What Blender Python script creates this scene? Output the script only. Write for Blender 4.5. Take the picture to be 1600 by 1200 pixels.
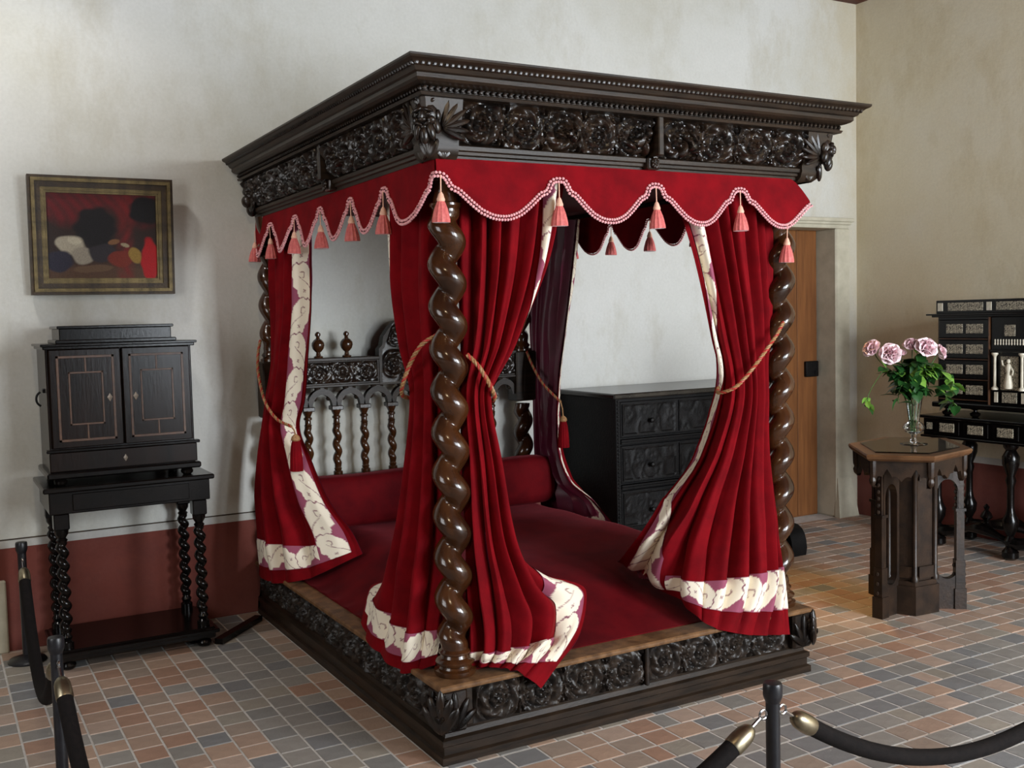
import bpy, math, random
import numpy as np
from mathutils import Vector, Matrix
random.seed(7)
RNG = np.random.RandomState(11)
PI = math.pi
for _o in list(bpy.data.objects): bpy.data.objects.remove(_o)
scene = bpy.context.scene
COL = scene.collection

# ------------------------------------------------------------------ camera
CAM_POS = np.array([-1.5284, -3.2529, 1.5881])
CAM_R = np.array([0.8685415, -0.49502197, -0.02426735])
CAM_U = np.array([0.05269947, 0.04355587, 0.99766009])
CAM_F = np.array([0.49280668, 0.86778807, -0.06391747])
cam_d = bpy.data.cameras.new('camera')
cam = bpy.data.objects.new('camera', cam_d); COL.objects.link(cam)
cam_d.sensor_width = 36.0
cam_d.lens = 36.0 * 1616.9 / 1600.0
cam_d.clip_start = 0.02
cam.matrix_world = Matrix((
    (CAM_R[0], CAM_U[0], -CAM_F[0], CAM_POS[0]),
    (CAM_R[1], CAM_U[1], -CAM_F[1], CAM_POS[1]),
    (CAM_R[2], CAM_U[2], -CAM_F[2], CAM_POS[2]),
    (0, 0, 0, 1)))
scene.camera = cam

# ------------------------------------------------------------------ world, lights, exposure
world = bpy.data.worlds.new('world'); scene.world = world
world.use_nodes = True
wb = world.node_tree.nodes['Background']
wb.inputs[0].default_value = (0.75, 0.87, 1.0, 1); wb.inputs[1].default_value = 0.6
vs = scene.view_settings
vs.view_transform = 'Standard'
try: vs.look = 'None'
except Exception: pass
vs.gamma = 1.0; vs.use_curve_mapping = False
vs.exposure = 0.0

XL, XR, YF, YB, ZC = -3.3, 4.73, -5.6, 2.3685, 3.885      # room box

def area(name, loc, target, sx, sy, power, color, spread=PI):
    d = bpy.data.lights.new(name, 'AREA'); d.shape = 'RECTANGLE'
    d.size = sx; d.size_y = sy; d.energy = power; d.color = color; d.spread = spread
    o = bpy.data.objects.new(name, d); COL.objects.link(o)
    o.location = loc
    v = Vector(target) - Vector(loc)
    o.rotation_euler = v.to_track_quat('-Z', 'Y').to_euler()
    return o
# daylight in the window behind the camera (front wall) and in the left wall
WB = (0.85, 1.95, 0.95, 3.0)      # window in the front wall: x0,x1,z0,z1
WD = (2.45, 3.95, 0.7, 3.1)       # second window in the front wall
WA = (-1.5, 0.0, 1.0, 3.1)        # window in the left wall:  y0,y1,z0,z1
area('daylight_front_window', ((WB[0]+WB[1])/2, YF-0.12, (WB[2]+WB[3])/2), ((WB[0]+WB[1])/2, 0, (WB[2]+WB[3])/2-0.35),
     WB[1]-WB[0]-.06, WB[3]-WB[2]-.06, 150, (0.86, 0.93, 1.0))
area('daylight_second_window', ((WD[0]+WD[1])/2, YF-0.12, (WD[2]+WD[3])/2), ((WD[0]+WD[1])/2-.6, 0, (WD[2]+WD[3])/2-0.35),
     WD[1]-WD[0]-.06, WD[3]-WD[2]-.06, 535, (0.88, 0.94, 1.0))
area('daylight_left_window', (XL-0.12, (WA[0]+WA[1])/2, (WA[2]+WA[3])/2), (0, (WA[0]+WA[1])/2+.2, (WA[2]+WA[3])/2-0.3),
     WA[1]-WA[0]-.06, WA[3]-WA[2]-.06, 62, (0.98, 0.98, 0.98))
# warm ceiling spots
def spot(name, loc, target, power, color, ang, blend=.6, r=.05):
    d = bpy.data.lights.new(name, 'SPOT'); d.energy = power; d.color = color
    d.spot_size = math.radians(ang); d.spot_blend = blend; d.shadow_soft_size = r
    o = bpy.data.objects.new(name, d); COL.objects.link(o); o.location = loc
    o.rotation_euler = (Vector(target)-Vector(loc)).to_track_quat('-Z', 'Y').to_euler()
spot('ceiling_spot_by_door', (2.6, 1.1, 3.8), (2.6, 0.85, 0), 240, (1.0, 0.62, 0.2), 30, 1.0)
spot('ceiling_spot_painting', (-1.55, 1.45, 3.8), (-.7, 2.36, 1.9), 70, (1.0, .97, .92), 75, .9, .08)
spot('ceiling_spot_front', (-1.2, -2.6, 3.75), (0.5, 0.6, 1.2), 70, (1.0, 0.78, 0.5), 80, .8)

# ------------------------------------------------------------------ materials
def new_mat(name):
    m = bpy.data.materials.new(name); m.use_nodes = True
    return m, m.node_tree.nodes, m.node_tree.links, m.node_tree.nodes['Principled BSDF']
def noise_node(n, l, scale, detail=4, rough=.6, stretch=None, coord='Object'):
    tc = n.new('ShaderNodeTexCoord'); src = tc.outputs[coord]
    if stretch:
        mp = n.new('ShaderNodeMapping'); mp.inputs['Scale'].default_value = stretch
        l.new(src, mp.inputs[0]); src = mp.outputs[0]
    t = n.new('ShaderNodeTexNoise'); t.inputs['Scale'].default_value = scale
    t.inputs['Detail'].default_value = detail; t.inputs['Roughness'].default_value = rough
    l.new(src, t.inputs['Vector'])
    return t
def ramp(n, l, src, stops):
    r = n.new('ShaderNodeValToRGB'); e = r.color_ramp.elements
    while len(e) < len(stops): e.new(0.5)
    for q, (p, c) in zip(e, stops):
        q.position = p; q.color = (c[0], c[1], c[2], 1)
    l.new(src, r.inputs[0]); return r
def M(name, c1, c2=None, scale=20, rough=.5, metal=0, bump=0, bscale=None, stretch=None, coat=0, sheen=0, sheen_col=None,
      lo=.35, hi=.65, spec=.5, detail=4, rvar=0, coord='Object', trans=0, ior=1.45):
    m, n, l, b = new_mat(name)
    b.inputs['Roughness'].default_value = rough; b.inputs['Metallic'].default_value = metal
    b.inputs['Specular IOR Level'].default_value = spec
    b.inputs['Coat Weight'].default_value = coat; b.inputs['Coat Roughness'].default_value = .12
    b.inputs['Sheen Weight'].default_value = sheen
    b.inputs['Transmission Weight'].default_value = trans; b.inputs['IOR'].default_value = ior
    if sheen: b.inputs['Sheen Roughness'].default_value = .35
    if sheen_col: b.inputs['Sheen Tint'].default_value = (*sheen_col, 1)
    b.inputs['Base Color'].default_value = (*c1, 1)
    if c2:
        t = noise_node(n, l, scale, detail, .6, stretch, coord)
        r = ramp(n, l, t.outputs[0], [(lo, c1), (hi, c2)])
        l.new(r.outputs[0], b.inputs['Base Color'])
        if rvar:
            mr = n.new('ShaderNodeMapRange'); mr.inputs['To Min'].default_value = rough-rvar; mr.inputs['To Max'].default_value = rough+rvar
            l.new(t.outputs[0], mr.inputs[0]); l.new(mr.outputs[0], b.inputs['Roughness'])
    if bump:
        t2 = noise_node(n, l, bscale or scale*3, 5, .65, stretch, coord)
        bp = n.new('ShaderNodeBump'); bp.inputs['Strength'].default_value = bump; bp.inputs['Distance'].default_value = .01
        l.new(t2.outputs[0], bp.inputs['Height']); l.new(bp.outputs[0], b.inputs['Normal'])
    return m
def lin(r, g, b):
    f = lambda c: (c/255/12.92) if c/255 <= .04045 else ((c/255+.055)/1.055)**2.4
    return (f(r), f(g), f(b))

MT = {}
MT['carved'] = M('carved dark oak', lin(18, 13, 10), lin(46, 31, 20), 14, .3, bump=.12, bscale=90, rvar=.08, spec=.6, lo=.4, hi=.75)
MT['carvedlow'] = M('worn carved oak plinth', lin(24, 19, 16), lin(50, 38, 28), 14, .46, bump=.15, bscale=80, rvar=.08, spec=.6, lo=.4, hi=.75)
MT['moulding'] = M('dark oak moulding', lin(28, 21, 15), lin(48, 36, 26), 6, .4, bump=.1, bscale=40, stretch=(1, 1, 8), spec=.3)
MT['plank'] = M('worn brown oak', lin(84, 58, 36), lin(128, 94, 62), 18, .5, bump=.2, bscale=60, spec=.4)
MT['post'] = M('polished turned oak', lin(38, 20, 10), lin(70, 40, 19), 9, .2, bump=.04, bscale=50, stretch=(1, 1, .3), coat=.3, spec=.6)
MT['ebony'] = M('black stained wood', lin(7, 6, 6), lin(15, 11, 9), 10, .2, bump=.05, bscale=60, spec=.35)
MT['walnut'] = M('dark walnut veneer', lin(14, 9, 7), lin(28, 16, 11), 12, .24, bump=.05, bscale=60, stretch=(1, 1, .2), spec=.3)
MT['inlay'] = M('brown inlay', lin(64, 40, 25), lin(86, 56, 34), 25, .35, spec=.5)
MT['chest'] = M('blackened oak', lin(9, 9, 10), lin(18, 16, 16), 12, .48, bump=.25, bscale=70, spec=.2)
MT['chesttop'] = M('waxed chest top', lin(30, 28, 27), lin(48, 44, 40), 8, .2, bump=.05, bscale=30, spec=.6)
MT['gothic'] = M('brown gothic oak', lin(28, 19, 13), lin(52, 36, 24), 10, .42, bump=.15, bscale=60, spec=.5)
MT['gothictop'] = M('table top oak', lin(78, 52, 32), lin(104, 72, 46), 9, .4, bump=.1, bscale=40, spec=.5)
MT['door'] = M('orange oak door', lin(106, 64, 30), lin(128, 80, 40), 5, .5, bump=.1, bscale=30, stretch=(6, 6, .5))
MT['velvet'] = M('crimson velvet', lin(98, 3, 12), lin(120, 5, 16), 9, .85, bump=.12, bscale=260, sheen=.12, sheen_col=(1, .12, .12), spec=.12)
MT['shaded_cover'] = M('crimson bedspread velvet darkened for shade', lin(72, 3, 10), lin(98, 7, 15), 5, .8, bump=.15, bscale=220, sheen=.12, sheen_col=(1, .2, .25), spec=.12)  # base colour darker than the curtains: canopy shade put into the colour
MT['lining'] = M('plum lining', lin(84, 20, 38), lin(104, 28, 56), 6, .42, spec=.5)
MT['tester'] = M('tester lining', lin(70, 8, 14), lin(84, 12, 20), 6, .8)
MT['gimp'] = M('pink braid', lin(214, 142, 150), lin(236, 178, 180), 120, .8, sheen=.2)
MT['gimpdot'] = M('braid eyelets', lin(60, 12, 24))
MT['tassel'] = M('pink silk tassel', lin(190, 86, 86), lin(212, 112, 106), 90, .55, sheen=.3)
MT['tasselhead'] = M('cream silk knot', lin(224, 168, 146), lin(236, 190, 164), 160, .6)
MT['cord'] = M('gold and red cord', lin(134, 94, 58), lin(170, 130, 88), 120, .5)
MT['cord2'] = M('red strand of the cord', lin(150, 40, 34), lin(180, 60, 46), 120, .5)
MT['brass'] = M('aged brass', lin(136, 126, 104), lin(164, 154, 130), 20, .36, 1)
MT['chrome'] = M('steel', lin(170, 170, 172), None, rough=.2, metal=1)
MT['blackmetal'] = M('black painted metal', lin(20, 20, 24), lin(30, 30, 34), 30, .35, spec=.5)
MT['rope'] = M('black velvet rope', lin(13, 10, 10), lin(22, 17, 16), 60, .85, bump=.2, bscale=300, spec=.2)
MT['gilt'] = M('dark gilt', lin(82, 70, 44), lin(118, 102, 66), 22, .42, .45, bump=.2, bscale=90)
MT['giltdark'] = M('dark frame bands', lin(44, 34, 24), lin(70, 54, 34), 22, .45, .2, bump=.2, bscale=90)
MT['stone'] = M('pale limestone', lin(178, 172, 152), lin(196, 190, 170), 8, .8, bump=.15, bscale=60)
MT['grout'] = M('pale grout', lin(196, 192, 186), lin(214, 210, 204), 30, .9, bump=.2, bscale=90)
MT['ceil'] = M('red brown ceiling wood', lin(74, 34, 26), lin(92, 46, 34), 4, .6, stretch=(1, 8, 1))
MT['ivory'] = M('ivory', lin(206, 198, 176), lin(224, 216, 196), 30, .4)
MT['keyplate'] = M('dull metal', lin(128, 118, 108), lin(150, 140, 128), 30, .4, .3)
MT['petal'] = M('pale pink petals', lin(240, 208, 214), lin(248, 226, 230), 14, .55, sheen=.2)
MT['heart'] = M('deeper pink petals', lin(238, 196, 206), lin(246, 218, 224), 14, .55)
MT['leafdark'] = M('dark rose leaf', lin(24, 62, 26), lin(44, 92, 38), 22, .4)
MT['leaflight'] = M('light leaf', lin(94, 142, 48), lin(132, 172, 76), 22, .45)
MT['stem'] = M('green stem', lin(52, 82, 36), lin(80, 110, 50), 22, .5)
MT['glass'] = M('clear glass', (1, 1, 1), rough=.02, trans=1, ior=1.45)
MT['water'] = M('water', (.9, .97, .93), rough=.0, trans=1, ior=1.33)
MT['frameglass'] = M('thin tabletop glass', (.92, .97, .95), rough=.05, trans=1, ior=1.52)
MT['iron'] = M('black iron', lin(18, 17, 17), lin(30, 28, 28), 40, .5, .6)
MT['winframe'] = M('painted window frame', lin(150, 146, 136), lin(168, 162, 150), 20, .5)

def plaster(name, cols, stain, streak=True, seed=0.0, ochre=None):
    m, n, l, b = new_mat(name)
    b.inputs['Roughness'].default_value = .9; b.inputs['Specular IOR Level'].default_value = .15
    t1 = noise_node(n, l, .9, 6, .62); t1.noise_dimensions = '4D'; t1.inputs['W'].default_value = seed
    r1 = ramp(n, l, t1.outputs[0], [(.3, cols[0]), (.5, cols[1]), (.72, cols[2])])
    t2 = noise_node(n, l, 2.6, 8, .7, (1, 1, .45) if streak else None); t2.noise_dimensions = '4D'; t2.inputs['W'].default_value = seed+3
    r2 = ramp(n, l, t2.outputs[0], [(.5, (0, 0, 0)), (.8, (1, 1, 1))])
    mx = n.new('ShaderNodeMix'); mx.data_type = 'RGBA'
    l.new(r2.outputs[0], mx.inputs[0]); l.new(r1.outputs[0], mx.inputs[6]); mx.inputs[7].default_value = (*stain, 1)
    if ochre:
        ge = n.new('ShaderNodeNewGeometry'); sx = n.new('ShaderNodeSeparateXYZ'); l.new(ge.outputs['Position'], sx.inputs[0])
        ma = n.new('ShaderNodeMath'); ma.operation = 'MULTIPLY_ADD'; l.new(t2.outputs[0], ma.inputs[0]); ma.inputs[1].default_value = 2.2; l.new(sx.outputs[0], ma.inputs[2])
        mr = n.new('ShaderNodeMapRange'); mr.interpolation_type = 'SMOOTHSTEP'; l.new(ma.outputs[0], mr.inputs[0]); mr.inputs[1].default_value = 4.9; mr.inputs[2].default_value = 6.4
        mo = n.new('ShaderNodeMix'); mo.data_type = 'RGBA'; l.new(mr.outputs[0], mo.inputs[0]); l.new(mx.outputs[2], mo.inputs[6]); mo.inputs[7].default_value = (*ochre, 1)
        mx = mo
    t3 = noise_node(n, l, 60, 3, .6)
    r3 = ramp(n, l, t3.outputs[0], [(.3, (.93, .93, .93)), (.7, (1, 1, 1))])
    mm = n.new('ShaderNodeMix'); mm.data_type = 'RGBA'; mm.blend_type = 'MULTIPLY'; mm.inputs[0].default_value = 1
    l.new(mx.outputs[2], mm.inputs[6]); l.new(r3.outputs[0], mm.inputs[7]); l.new(mm.outputs[2], b.inputs['Base Color'])
    t4 = noise_node(n, l, 14, 7, .7)
    bp = n.new('ShaderNodeBump'); bp.inputs['Strength'].default_value = .25; bp.inputs['Distance'].default_value = .01
    l.new(t4.outputs[0], bp.inputs['Height']); l.new(bp.outputs[0], b.inputs['Normal'])
    return m
MT['wall_b'] = plaster('aged white plaster', [lin(192, 190, 178), lin(207, 207, 201), lin(216, 216, 212)], lin(182, 177, 161), True, 1.3, lin(192, 182, 158))
MT['wall_r'] = plaster('aged ochre plaster', [lin(212, 198, 166), lin(218, 207, 180), lin(222, 214, 194)], lin(194, 176, 138), True, 5.1)
MT['wall_red'] = plaster('worn red painted dado', [lin(108, 52, 42), lin(116, 64, 56), lin(124, 80, 74)], lin(94, 56, 52), False, 2.2)
MT['wall_dim'] = plaster('dark stone wall', [lin(84, 74, 62), lin(98, 88, 74), lin(110, 100, 86)], lin(70, 60, 50), True, 3.3)
MT['band_w'] = plaster('white painted band', [lin(176, 174, 168), lin(190, 188, 182), lin(196, 194, 190)], lin(160, 156, 146), False, 8)

TILE_COLS = [lin(176, 150, 132), lin(184, 156, 136), lin(172, 138, 118), lin(164, 147, 133), lin(186, 163, 147),
             lin(148, 144, 138), lin(141, 139, 135), lin(156, 151, 144), lin(134, 134, 134), lin(160, 152, 140)]
TILE_M = []
for i, c in enumerate(TILE_COLS):
    d = tuple(x*.86 for x in c)
    TILE_M.append(M('floor tile %s' % ('terracotta' if i < 5 else 'grey'), d, c, 16, .5, bump=.25, bscale=50, lo=.3, hi=.62, rvar=.08, spec=.4))

def attr_mat(name, rough=.7, bump=0):
    m, n, l, b = new_mat(name)
    a = n.new('ShaderNodeAttribute'); a.attribute_name = 'Col'
    l.new(a.outputs['Color'], b.inputs['Base Color']); b.inputs['Roughness'].default_value = rough
    b.inputs['Specular IOR Level'].default_value = .2
    if bump:
        t2 = noise_node(n, l, 300, 3)
        bp = n.new('ShaderNodeBump'); bp.inputs['Strength'].default_value = bump; bp.inputs['Distance'].default_value = .005
        l.new(t2.outputs[0], bp.inputs['Height']); l.new(bp.outputs[0], b.inputs['Normal'])
    return m
MT['band'] = attr_mat('cream acanthus brocade', .7, .2)
MT['canvas'] = attr_mat('painted canvas', .35, .3)
def engraved():
    m, n, l, b = new_mat('engraved ivory')
    tc = n.new('ShaderNodeTexCoord')
    t = n.new('ShaderNodeTexNoise'); t.inputs['Scale'].default_value = 70; t.inputs['Detail'].default_value = 2
    t.inputs['Distortion'].default_value = 3.5
    l.new(tc.outputs['Object'], t.inputs['Vector'])
    r = ramp(n, l, t.outputs[0], [(.46, lin(34, 29, 25)), (.54, lin(196, 186, 162))])
    l.new(r.outputs[0], b.inputs['Base Color']); b.inputs['Roughness'].default_value = .4
    return m
MT['engraved'] = engraved()

# ------------------------------------------------------------------ mesh builder
def nrm(v):
    v = np.asarray(v, float); return v/(np.linalg.norm(v)+1e-12)
class MB:
    def __init__(s): s.v = []; s.f = []; s.n = 0; s.col = None
    def add(s, V, F):
        V = np.asarray(V, float).reshape(-1, 3); s.v.append(V)
        o = s.n; s.f += [tuple(int(i)+o for i in f) for f in F]; s.n += len(V); return s
    def box(s, x0, x1, y0, y1, z0, z1):
        V = [(x, y, z) for z in (z0, z1) for y in (y0, y1) for x in (x0, x1)]
        return s.add(V, [(0, 2, 3, 1), (4, 5, 7, 6), (0, 1, 5, 4), (2, 6, 7, 3), (0, 4, 6, 2), (1, 3, 7, 5)])
    def bbox(s, x0, x1, y0, y1, z0, z1, b=.004):      # box with chamfered edges
        c = np.array([(x0+x1)/2, (y0+y1)/2, (z0+z1)/2]); h = np.array([x1-x0, y1-y0, z1-z0])/2
        b = min(b, h.min()*.45); V = []; idx = {}
        for ax in range(3):
            for sg in (-1, 1):
                o1, o2 = [a for a in range(3) if a != ax]
                for a1 in (-1, 1):
                    for a2 in (-1, 1):
                        p = np.zeros(3); p[ax] = sg*h[ax]; p[o1] = a1*(h[o1]-b); p[o2] = a2*(h[o2]-b)
                        sgn = [0, 0, 0]; sgn[ax] = sg; sgn[o1] = a1; sgn[o2] = a2
                        idx[(ax, tuple(sgn))] = len(V); V.append(c+p)
        F = []
        for ax in range(3):
            o1, o2 = [a for a in range(3) if a != ax]
            for sg in (-1, 1):
                q = []
                for a1, a2 in ((-1, -1), (1, -1), (1, 1), (-1, 1)):
                    t = [0, 0, 0]; t[ax] = sg; t[o1] = a1; t[o2] = a2; q.append(idx[(ax, tuple(t))])
                flip = (sg > 0) == (ax == 1)
                F.append(tuple(q[::-1]) if flip else tuple(q))
        for ax in range(3):      # edges along ax
            o1, o2 = [a for a in range(3) if a != ax]
            for a1 in (-1, 1):
                for a2 in (-1, 1):
                    t0 = [0, 0, 0]; t0[ax] = -1; t0[o1] = a1; t0[o2] = a2; t1 = list(t0); t1[ax] = 1
                    F.append((idx[(o1, tuple(t0))], idx[(o1, tuple(t1))], idx[(o2, tuple(t1))], idx[(o2, tuple(t0))]))
        for a in (-1, 1):
            for b_ in (-1, 1):
                for d in (-1, 1):
                    F.append((idx[(0, (a, b_, d))], idx[(1, (a, b_, d))], idx[(2, (a, b_, d))]))
        return s.add(V, F)
    def grid(s, P, closeu=False):
        ny, nx, _ = P.shape; F = []
        for j in range(ny-1):
            for i in range(nx-1 if not closeu else nx):
                i2 = (i+1) % nx
                F.append((j*nx+i, j*nx+i2, (j+1)*nx+i2, (j+1)*nx+i))
        return s.add(P.reshape(-1, 3), F)
    def lathe(s, c, prof, n=20, axis=(0, 0, 1), cap=True, rib=0, ribn=0):
        c = np.asarray(c, float); ax = nrm(axis)
        t = nrm(np.cross(ax, (1, 0, 0) if abs(ax[0]) < .8 else (0, 1, 0))); b = np.cross(ax, t)
        a = np.arange(n)*2*PI/n
        rr = 1+rib*np.cos(a*ribn) if rib else np.ones(n)
        P = np.array([[c+ax*z+(t*math.cos(x)+b*math.sin(x))*max(r, 1e-5)*q for x, q in zip(a, rr)] for r, z in prof])
        o = s.n; s.grid(P, True)
        if cap:
            s.f.append(tuple(o+i for i in range(n))[::-1]); s.f.append(tuple(o+(len(prof)-1)*n+i for i in range(n)))
        return s
    def ell(s, c, r, R=None, n=10, m=6):
        c = np.asarray(c, float); th = np.linspace(0, PI, m+1); ph = np.arange(n)*2*PI/n
        P = np.array([[(math.sin(t)*math.cos(p)*r[0], math.sin(t)*math.sin(p)*r[1], math.cos(t)*r[2]) for p in ph] for t in th])
        if R is not None: P = P @ np.asarray(R)
        return s.grid(P+c, True)
    def tube(s, pts, r, n=10, cap=True, squash=None):
        pts = np.asarray(pts, float); k = len(pts)
        rs = np.full(k, r) if np.isscalar(r) else np.asarray(r, float)
        T = np.gradient(pts, axis=0); T /= np.linalg.norm(T, axis=1)[:, None]+1e-12
        u = nrm(np.cross(T[0], (0, 0, 1) if abs(T[0][2]) < .9 else (1, 0, 0))); rings = []
        a = np.arange(n)*2*PI/n
        for i in range(k):
            u = nrm(u-T[i]*np.dot(u, T[i])); w = np.cross(T[i], u)
            rings.append([pts[i]+(u*math.cos(x)+w*math.sin(x))*rs[i] for x in a])
        o = s.n; s.grid(np.array(rings), True)
        if cap:
            s.f.append(tuple(o+i for i in range(n))[::-1]); s.f.append(tuple(o+(k-1)*n+i for i in range(n)))
        return s
    def prism(s, poly, z0, z1):      # polygon in xy extruded in z
        n = len(poly); V = [(x, y, z0) for x, y in poly]+[(x, y, z1) for x, y in poly]
        F = [tuple(range(n))[::-1], tuple(range(n, 2*n))]+[(i, (i+1) % n, n+(i+1) % n, n+i) for i in range(n)]
        return s.add(V, F)
    def xform(s, Mx):
        V = np.concatenate(s.v); V = V @ np.asarray(Mx)[:3, :3].T+np.asarray(Mx)[:3, 3]; s.v = [V]; return s
WORLD = {}
def mesh_of(name, mb, mat, smooth=True, origin=None, flat=False):
    V = np.concatenate(mb.v) if mb.v else np.zeros((0, 3))
    if origin is None:
        origin = (V.min(0)+V.max(0))/2
    me = bpy.data.meshes.new(name)
    me.from_pydata((V-origin).tolist(), [], mb.f)
    mats = mat if isinstance(mat, (list, tuple)) else [mat]
    for m_ in mats: me.materials.append(MT[m_] if isinstance(m_, str) else m_)
    if smooth:
        me.polygons.foreach_set('use_smooth', [True]*len(me.polygons))
        try: me.set_sharp_from_angle(angle=math.radians(38))
        except Exception: pass
    if mb.col is not None:
        a = me.color_attributes.new('Col', 'FLOAT_COLOR', 'POINT')
        a.data.foreach_set('color', np.concatenate([mb.col, np.ones((len(mb.col), 1))], 1).astype(np.float32).ravel())
    me.update()
    return me, np.asarray(origin, float)
def link(name, data, loc, parent=None):
    o = bpy.data.objects.new(name, data); COL.objects.link(o)
    loc = np.asarray(loc, float); WORLD[o] = loc
    if parent is not None:
        o.parent = parent; o.location = loc-WORLD[parent]
    else: o.location = loc
    return o
def tag(o, label=None, cat=None, group=None, kind=None):
    if label: o['label'] = label
    if cat: o['category'] = cat
    if group: o['group'] = group
    if kind: o['kind'] = kind
    return o
def obj(name, mb, mat, parent=None, smooth=True, label=None, cat=None, group=None, kind=None):
    me, og = mesh_of(name, mb, mat, smooth)
    return tag(link(name, me, og, parent), label, cat, group, kind)
def thing(name, loc, label, cat, group=None):
    return tag(link(name, None, loc), label, cat, group)
def rep(o_name, src, loc, parent, rot=0.0):     # another object sharing the mesh
    o = link(o_name, src.data, loc, parent)
    if rot: o.rotation_euler = (0, 0, rot)
    return o

# ------------------------------------------------------------------ room shell
def struct(name, mb, mat, parent=None, smooth=False):
    return obj(name, mb, mat, parent, smooth, kind='structure' if parent is None else None)
ZD = 0.515      # top of the red dado
DX0, DX1, DZ = 3.62, 4.495, 2.2    # door opening
floor = struct('floor', MB().box(XL-.4, XR+.3, YF-.4, YB+.5, -.12, -.0022), 'grout')
ceiling = struct('ceiling', MB().box(XL-.4, XR+.4, YF-.4, YB+.4, ZC, ZC+.15), 'ceil')
wb_ = MB()
wb_.box(XL-.3, DX0, YB, YB+.3, ZD+.045, ZC).box(DX0, DX1, YB, YB+.3, DZ, ZC).box(DX1, XR+.3, YB, YB+.3, 0, ZC)
wall_back = struct('wall_back', wb_, 'wall_b')
obj('painted_dado', MB().box(XL-.3, DX0-.18, YB-.002, YB+.3, 0, ZD), 'wall_red', wall_back, False, label='faded red painted lower band of the wall')
obj('painted_band', MB().box(XL-.3, DX0-.18, YB-.003, YB+.3, ZD, ZD+.038), 'band_w', wall_back, False, label='narrow white painted line above the red band')
obj('painted_line', MB().box(XL-.3, DX0-.18, YB-.0025, YB+.3, ZD+.038, ZD+.045), 'giltdark', wall_back, False, label='thin dark line above the white band')
obj('lower_infill', MB().box(DX0-.18, DX0, YB, YB+.3, 0, ZD+.045), 'wall_b', wall_back, False)
wr = MB().box(XR, XR+.3, YF-.3, YB, ZD+.045, ZC)
wall_right = struct('wall_right', wr, 'wall_r')
obj('painted_dado', MB().box(XR-.002, XR+.3, YF-.3, YB-.003, 0, ZD), 'wall_red', wall_right, False, label='faded red painted lower band of the wall')
obj('painted_band', MB().box(XR-.003, XR+.3, YF-.3, YB-.003, ZD, ZD+.045), 'band_w', wall_right, False, label='narrow pale painted line above the red band')
wl = MB()
y0, y1, z0, z1 = WA
wl.box(XL-.3, XL, YF-.3, y0, 0, ZC).box(XL-.3, XL, y1, YB, 0, ZC).box(XL-.3, XL, y0, y1, 0, z0).box(XL-.3, XL, y0, y1, z1, ZC)
struct('wall_left', wl, 'wall_dim')
wf = MB()
z0, z1 = WB[2], WB[3]; d0, d1 = WD[2], WD[3]
wf.box(XL-.3, WB[0], YF-.3, YF, 0, ZC).box(WB[1], WD[0], YF-.3, YF, 0, ZC).box(WD[1], XR+.3, YF-.3, YF, 0, ZC)
wf.box(WB[0], WB[1], YF-.3, YF, 0, z0).box(WB[0], WB[1], YF-.3, YF, z1, ZC).box(WD[0], WD[1], YF-.3, YF, 0, d0).box(WD[0], WD[1], YF-.3, YF, d1, ZC)
struct('wall_front', wf, 'wall_dim')
# window frames (behind the camera, left of it)
for wn, Wq in (('window_1', WB), ('window_3', WD)):
    w1 = struct(wn, MB().box(Wq[0], Wq[0]+.06, YF-.08, YF-.02, Wq[2], Wq[3]).box(Wq[1]-.06, Wq[1], YF-.08, YF-.02, Wq[2], Wq[3])
            .box(Wq[0], Wq[1], YF-.08, YF-.02, Wq[2], Wq[2]+.06).box(Wq[0], Wq[1], YF-.08, YF-.02, Wq[3]-.06, Wq[3]), 'winframe')
    xm = (Wq[0]+Wq[1])/2
    obj('mullion', MB().box(xm-.04, xm+.04, YF-.08, YF-.02, Wq[2], Wq[3]), 'stone', w1, False)
    obj('transom', MB().box(Wq[0], Wq[1], YF-.08, YF-.02, 2.25, 2.33), 'stone', w1, False)
w2 = struct('window_2', MB().box(XL-.08, XL-.02, WA[0], WA[0]+.06, WA[2], WA[3]).box(XL-.08, XL-.02, WA[1]-.06, WA[1], WA[2], WA[3])
            .box(XL-.08, XL-.02, WA[0], WA[1], WA[2], WA[2]+.06).box(XL-.08, XL-.02, WA[0], WA[1], WA[3]-.06, WA[3]), 'winframe')
ym = (WA[0]+WA[1])/2
obj('mullion', MB().box(XL-.08, XL-.02, ym-.04, ym+.04, WA[2], WA[3]), 'stone', w2, False)
obj('transom', MB().box(XL-.08, XL-.02, WA[0], WA[1], 2.25, 2.33), 'stone', w2, False)
# door in the back wall, stone surround
t1 = struct('trim_1', MB().bbox(DX1-.006, DX1+.145, YB-.02, YB+.28, 0.0, 2.205, .012), 'stone')
t2 = struct('trim_2', MB().bbox(DX0-.145, DX0+.006, YB-.02, YB+.28, 0.0, 2.205, .012), 'stone')
lm = MB()
for z_, o_, h_ in ((2.2, .02, .03), (2.228, .035, .022), (2.248, .05, .028)):
    lm.bbox(DX0-.13-o_, DX1+.11+o_, YB-o_, YB+.28, z_, z_+h_, .004)
struct('trim_3', lm, 'stone')
struct('trim_4', MB().add([(DX1-.01, YB-.05, 0), (DX1+.2, YB-.05, 0), (DX1+.2, YB, 0), (DX1-.01, YB, 0), (DX1-.0, YB-.021, .30), (DX1+.146, YB-.021, .30), (DX1+.146, YB, .30), (DX1, YB, .30)],
       [(0, 1, 5, 4), (1, 2, 6, 5), (3, 0, 4, 7), (4, 5, 6, 7), (0, 3, 2, 1)]), 'stone')
door = struct('door_1', MB().box(DX0+.008, DX1-.008, YB+.18, YB+.215, 0.0, DZ), 'door')
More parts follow.
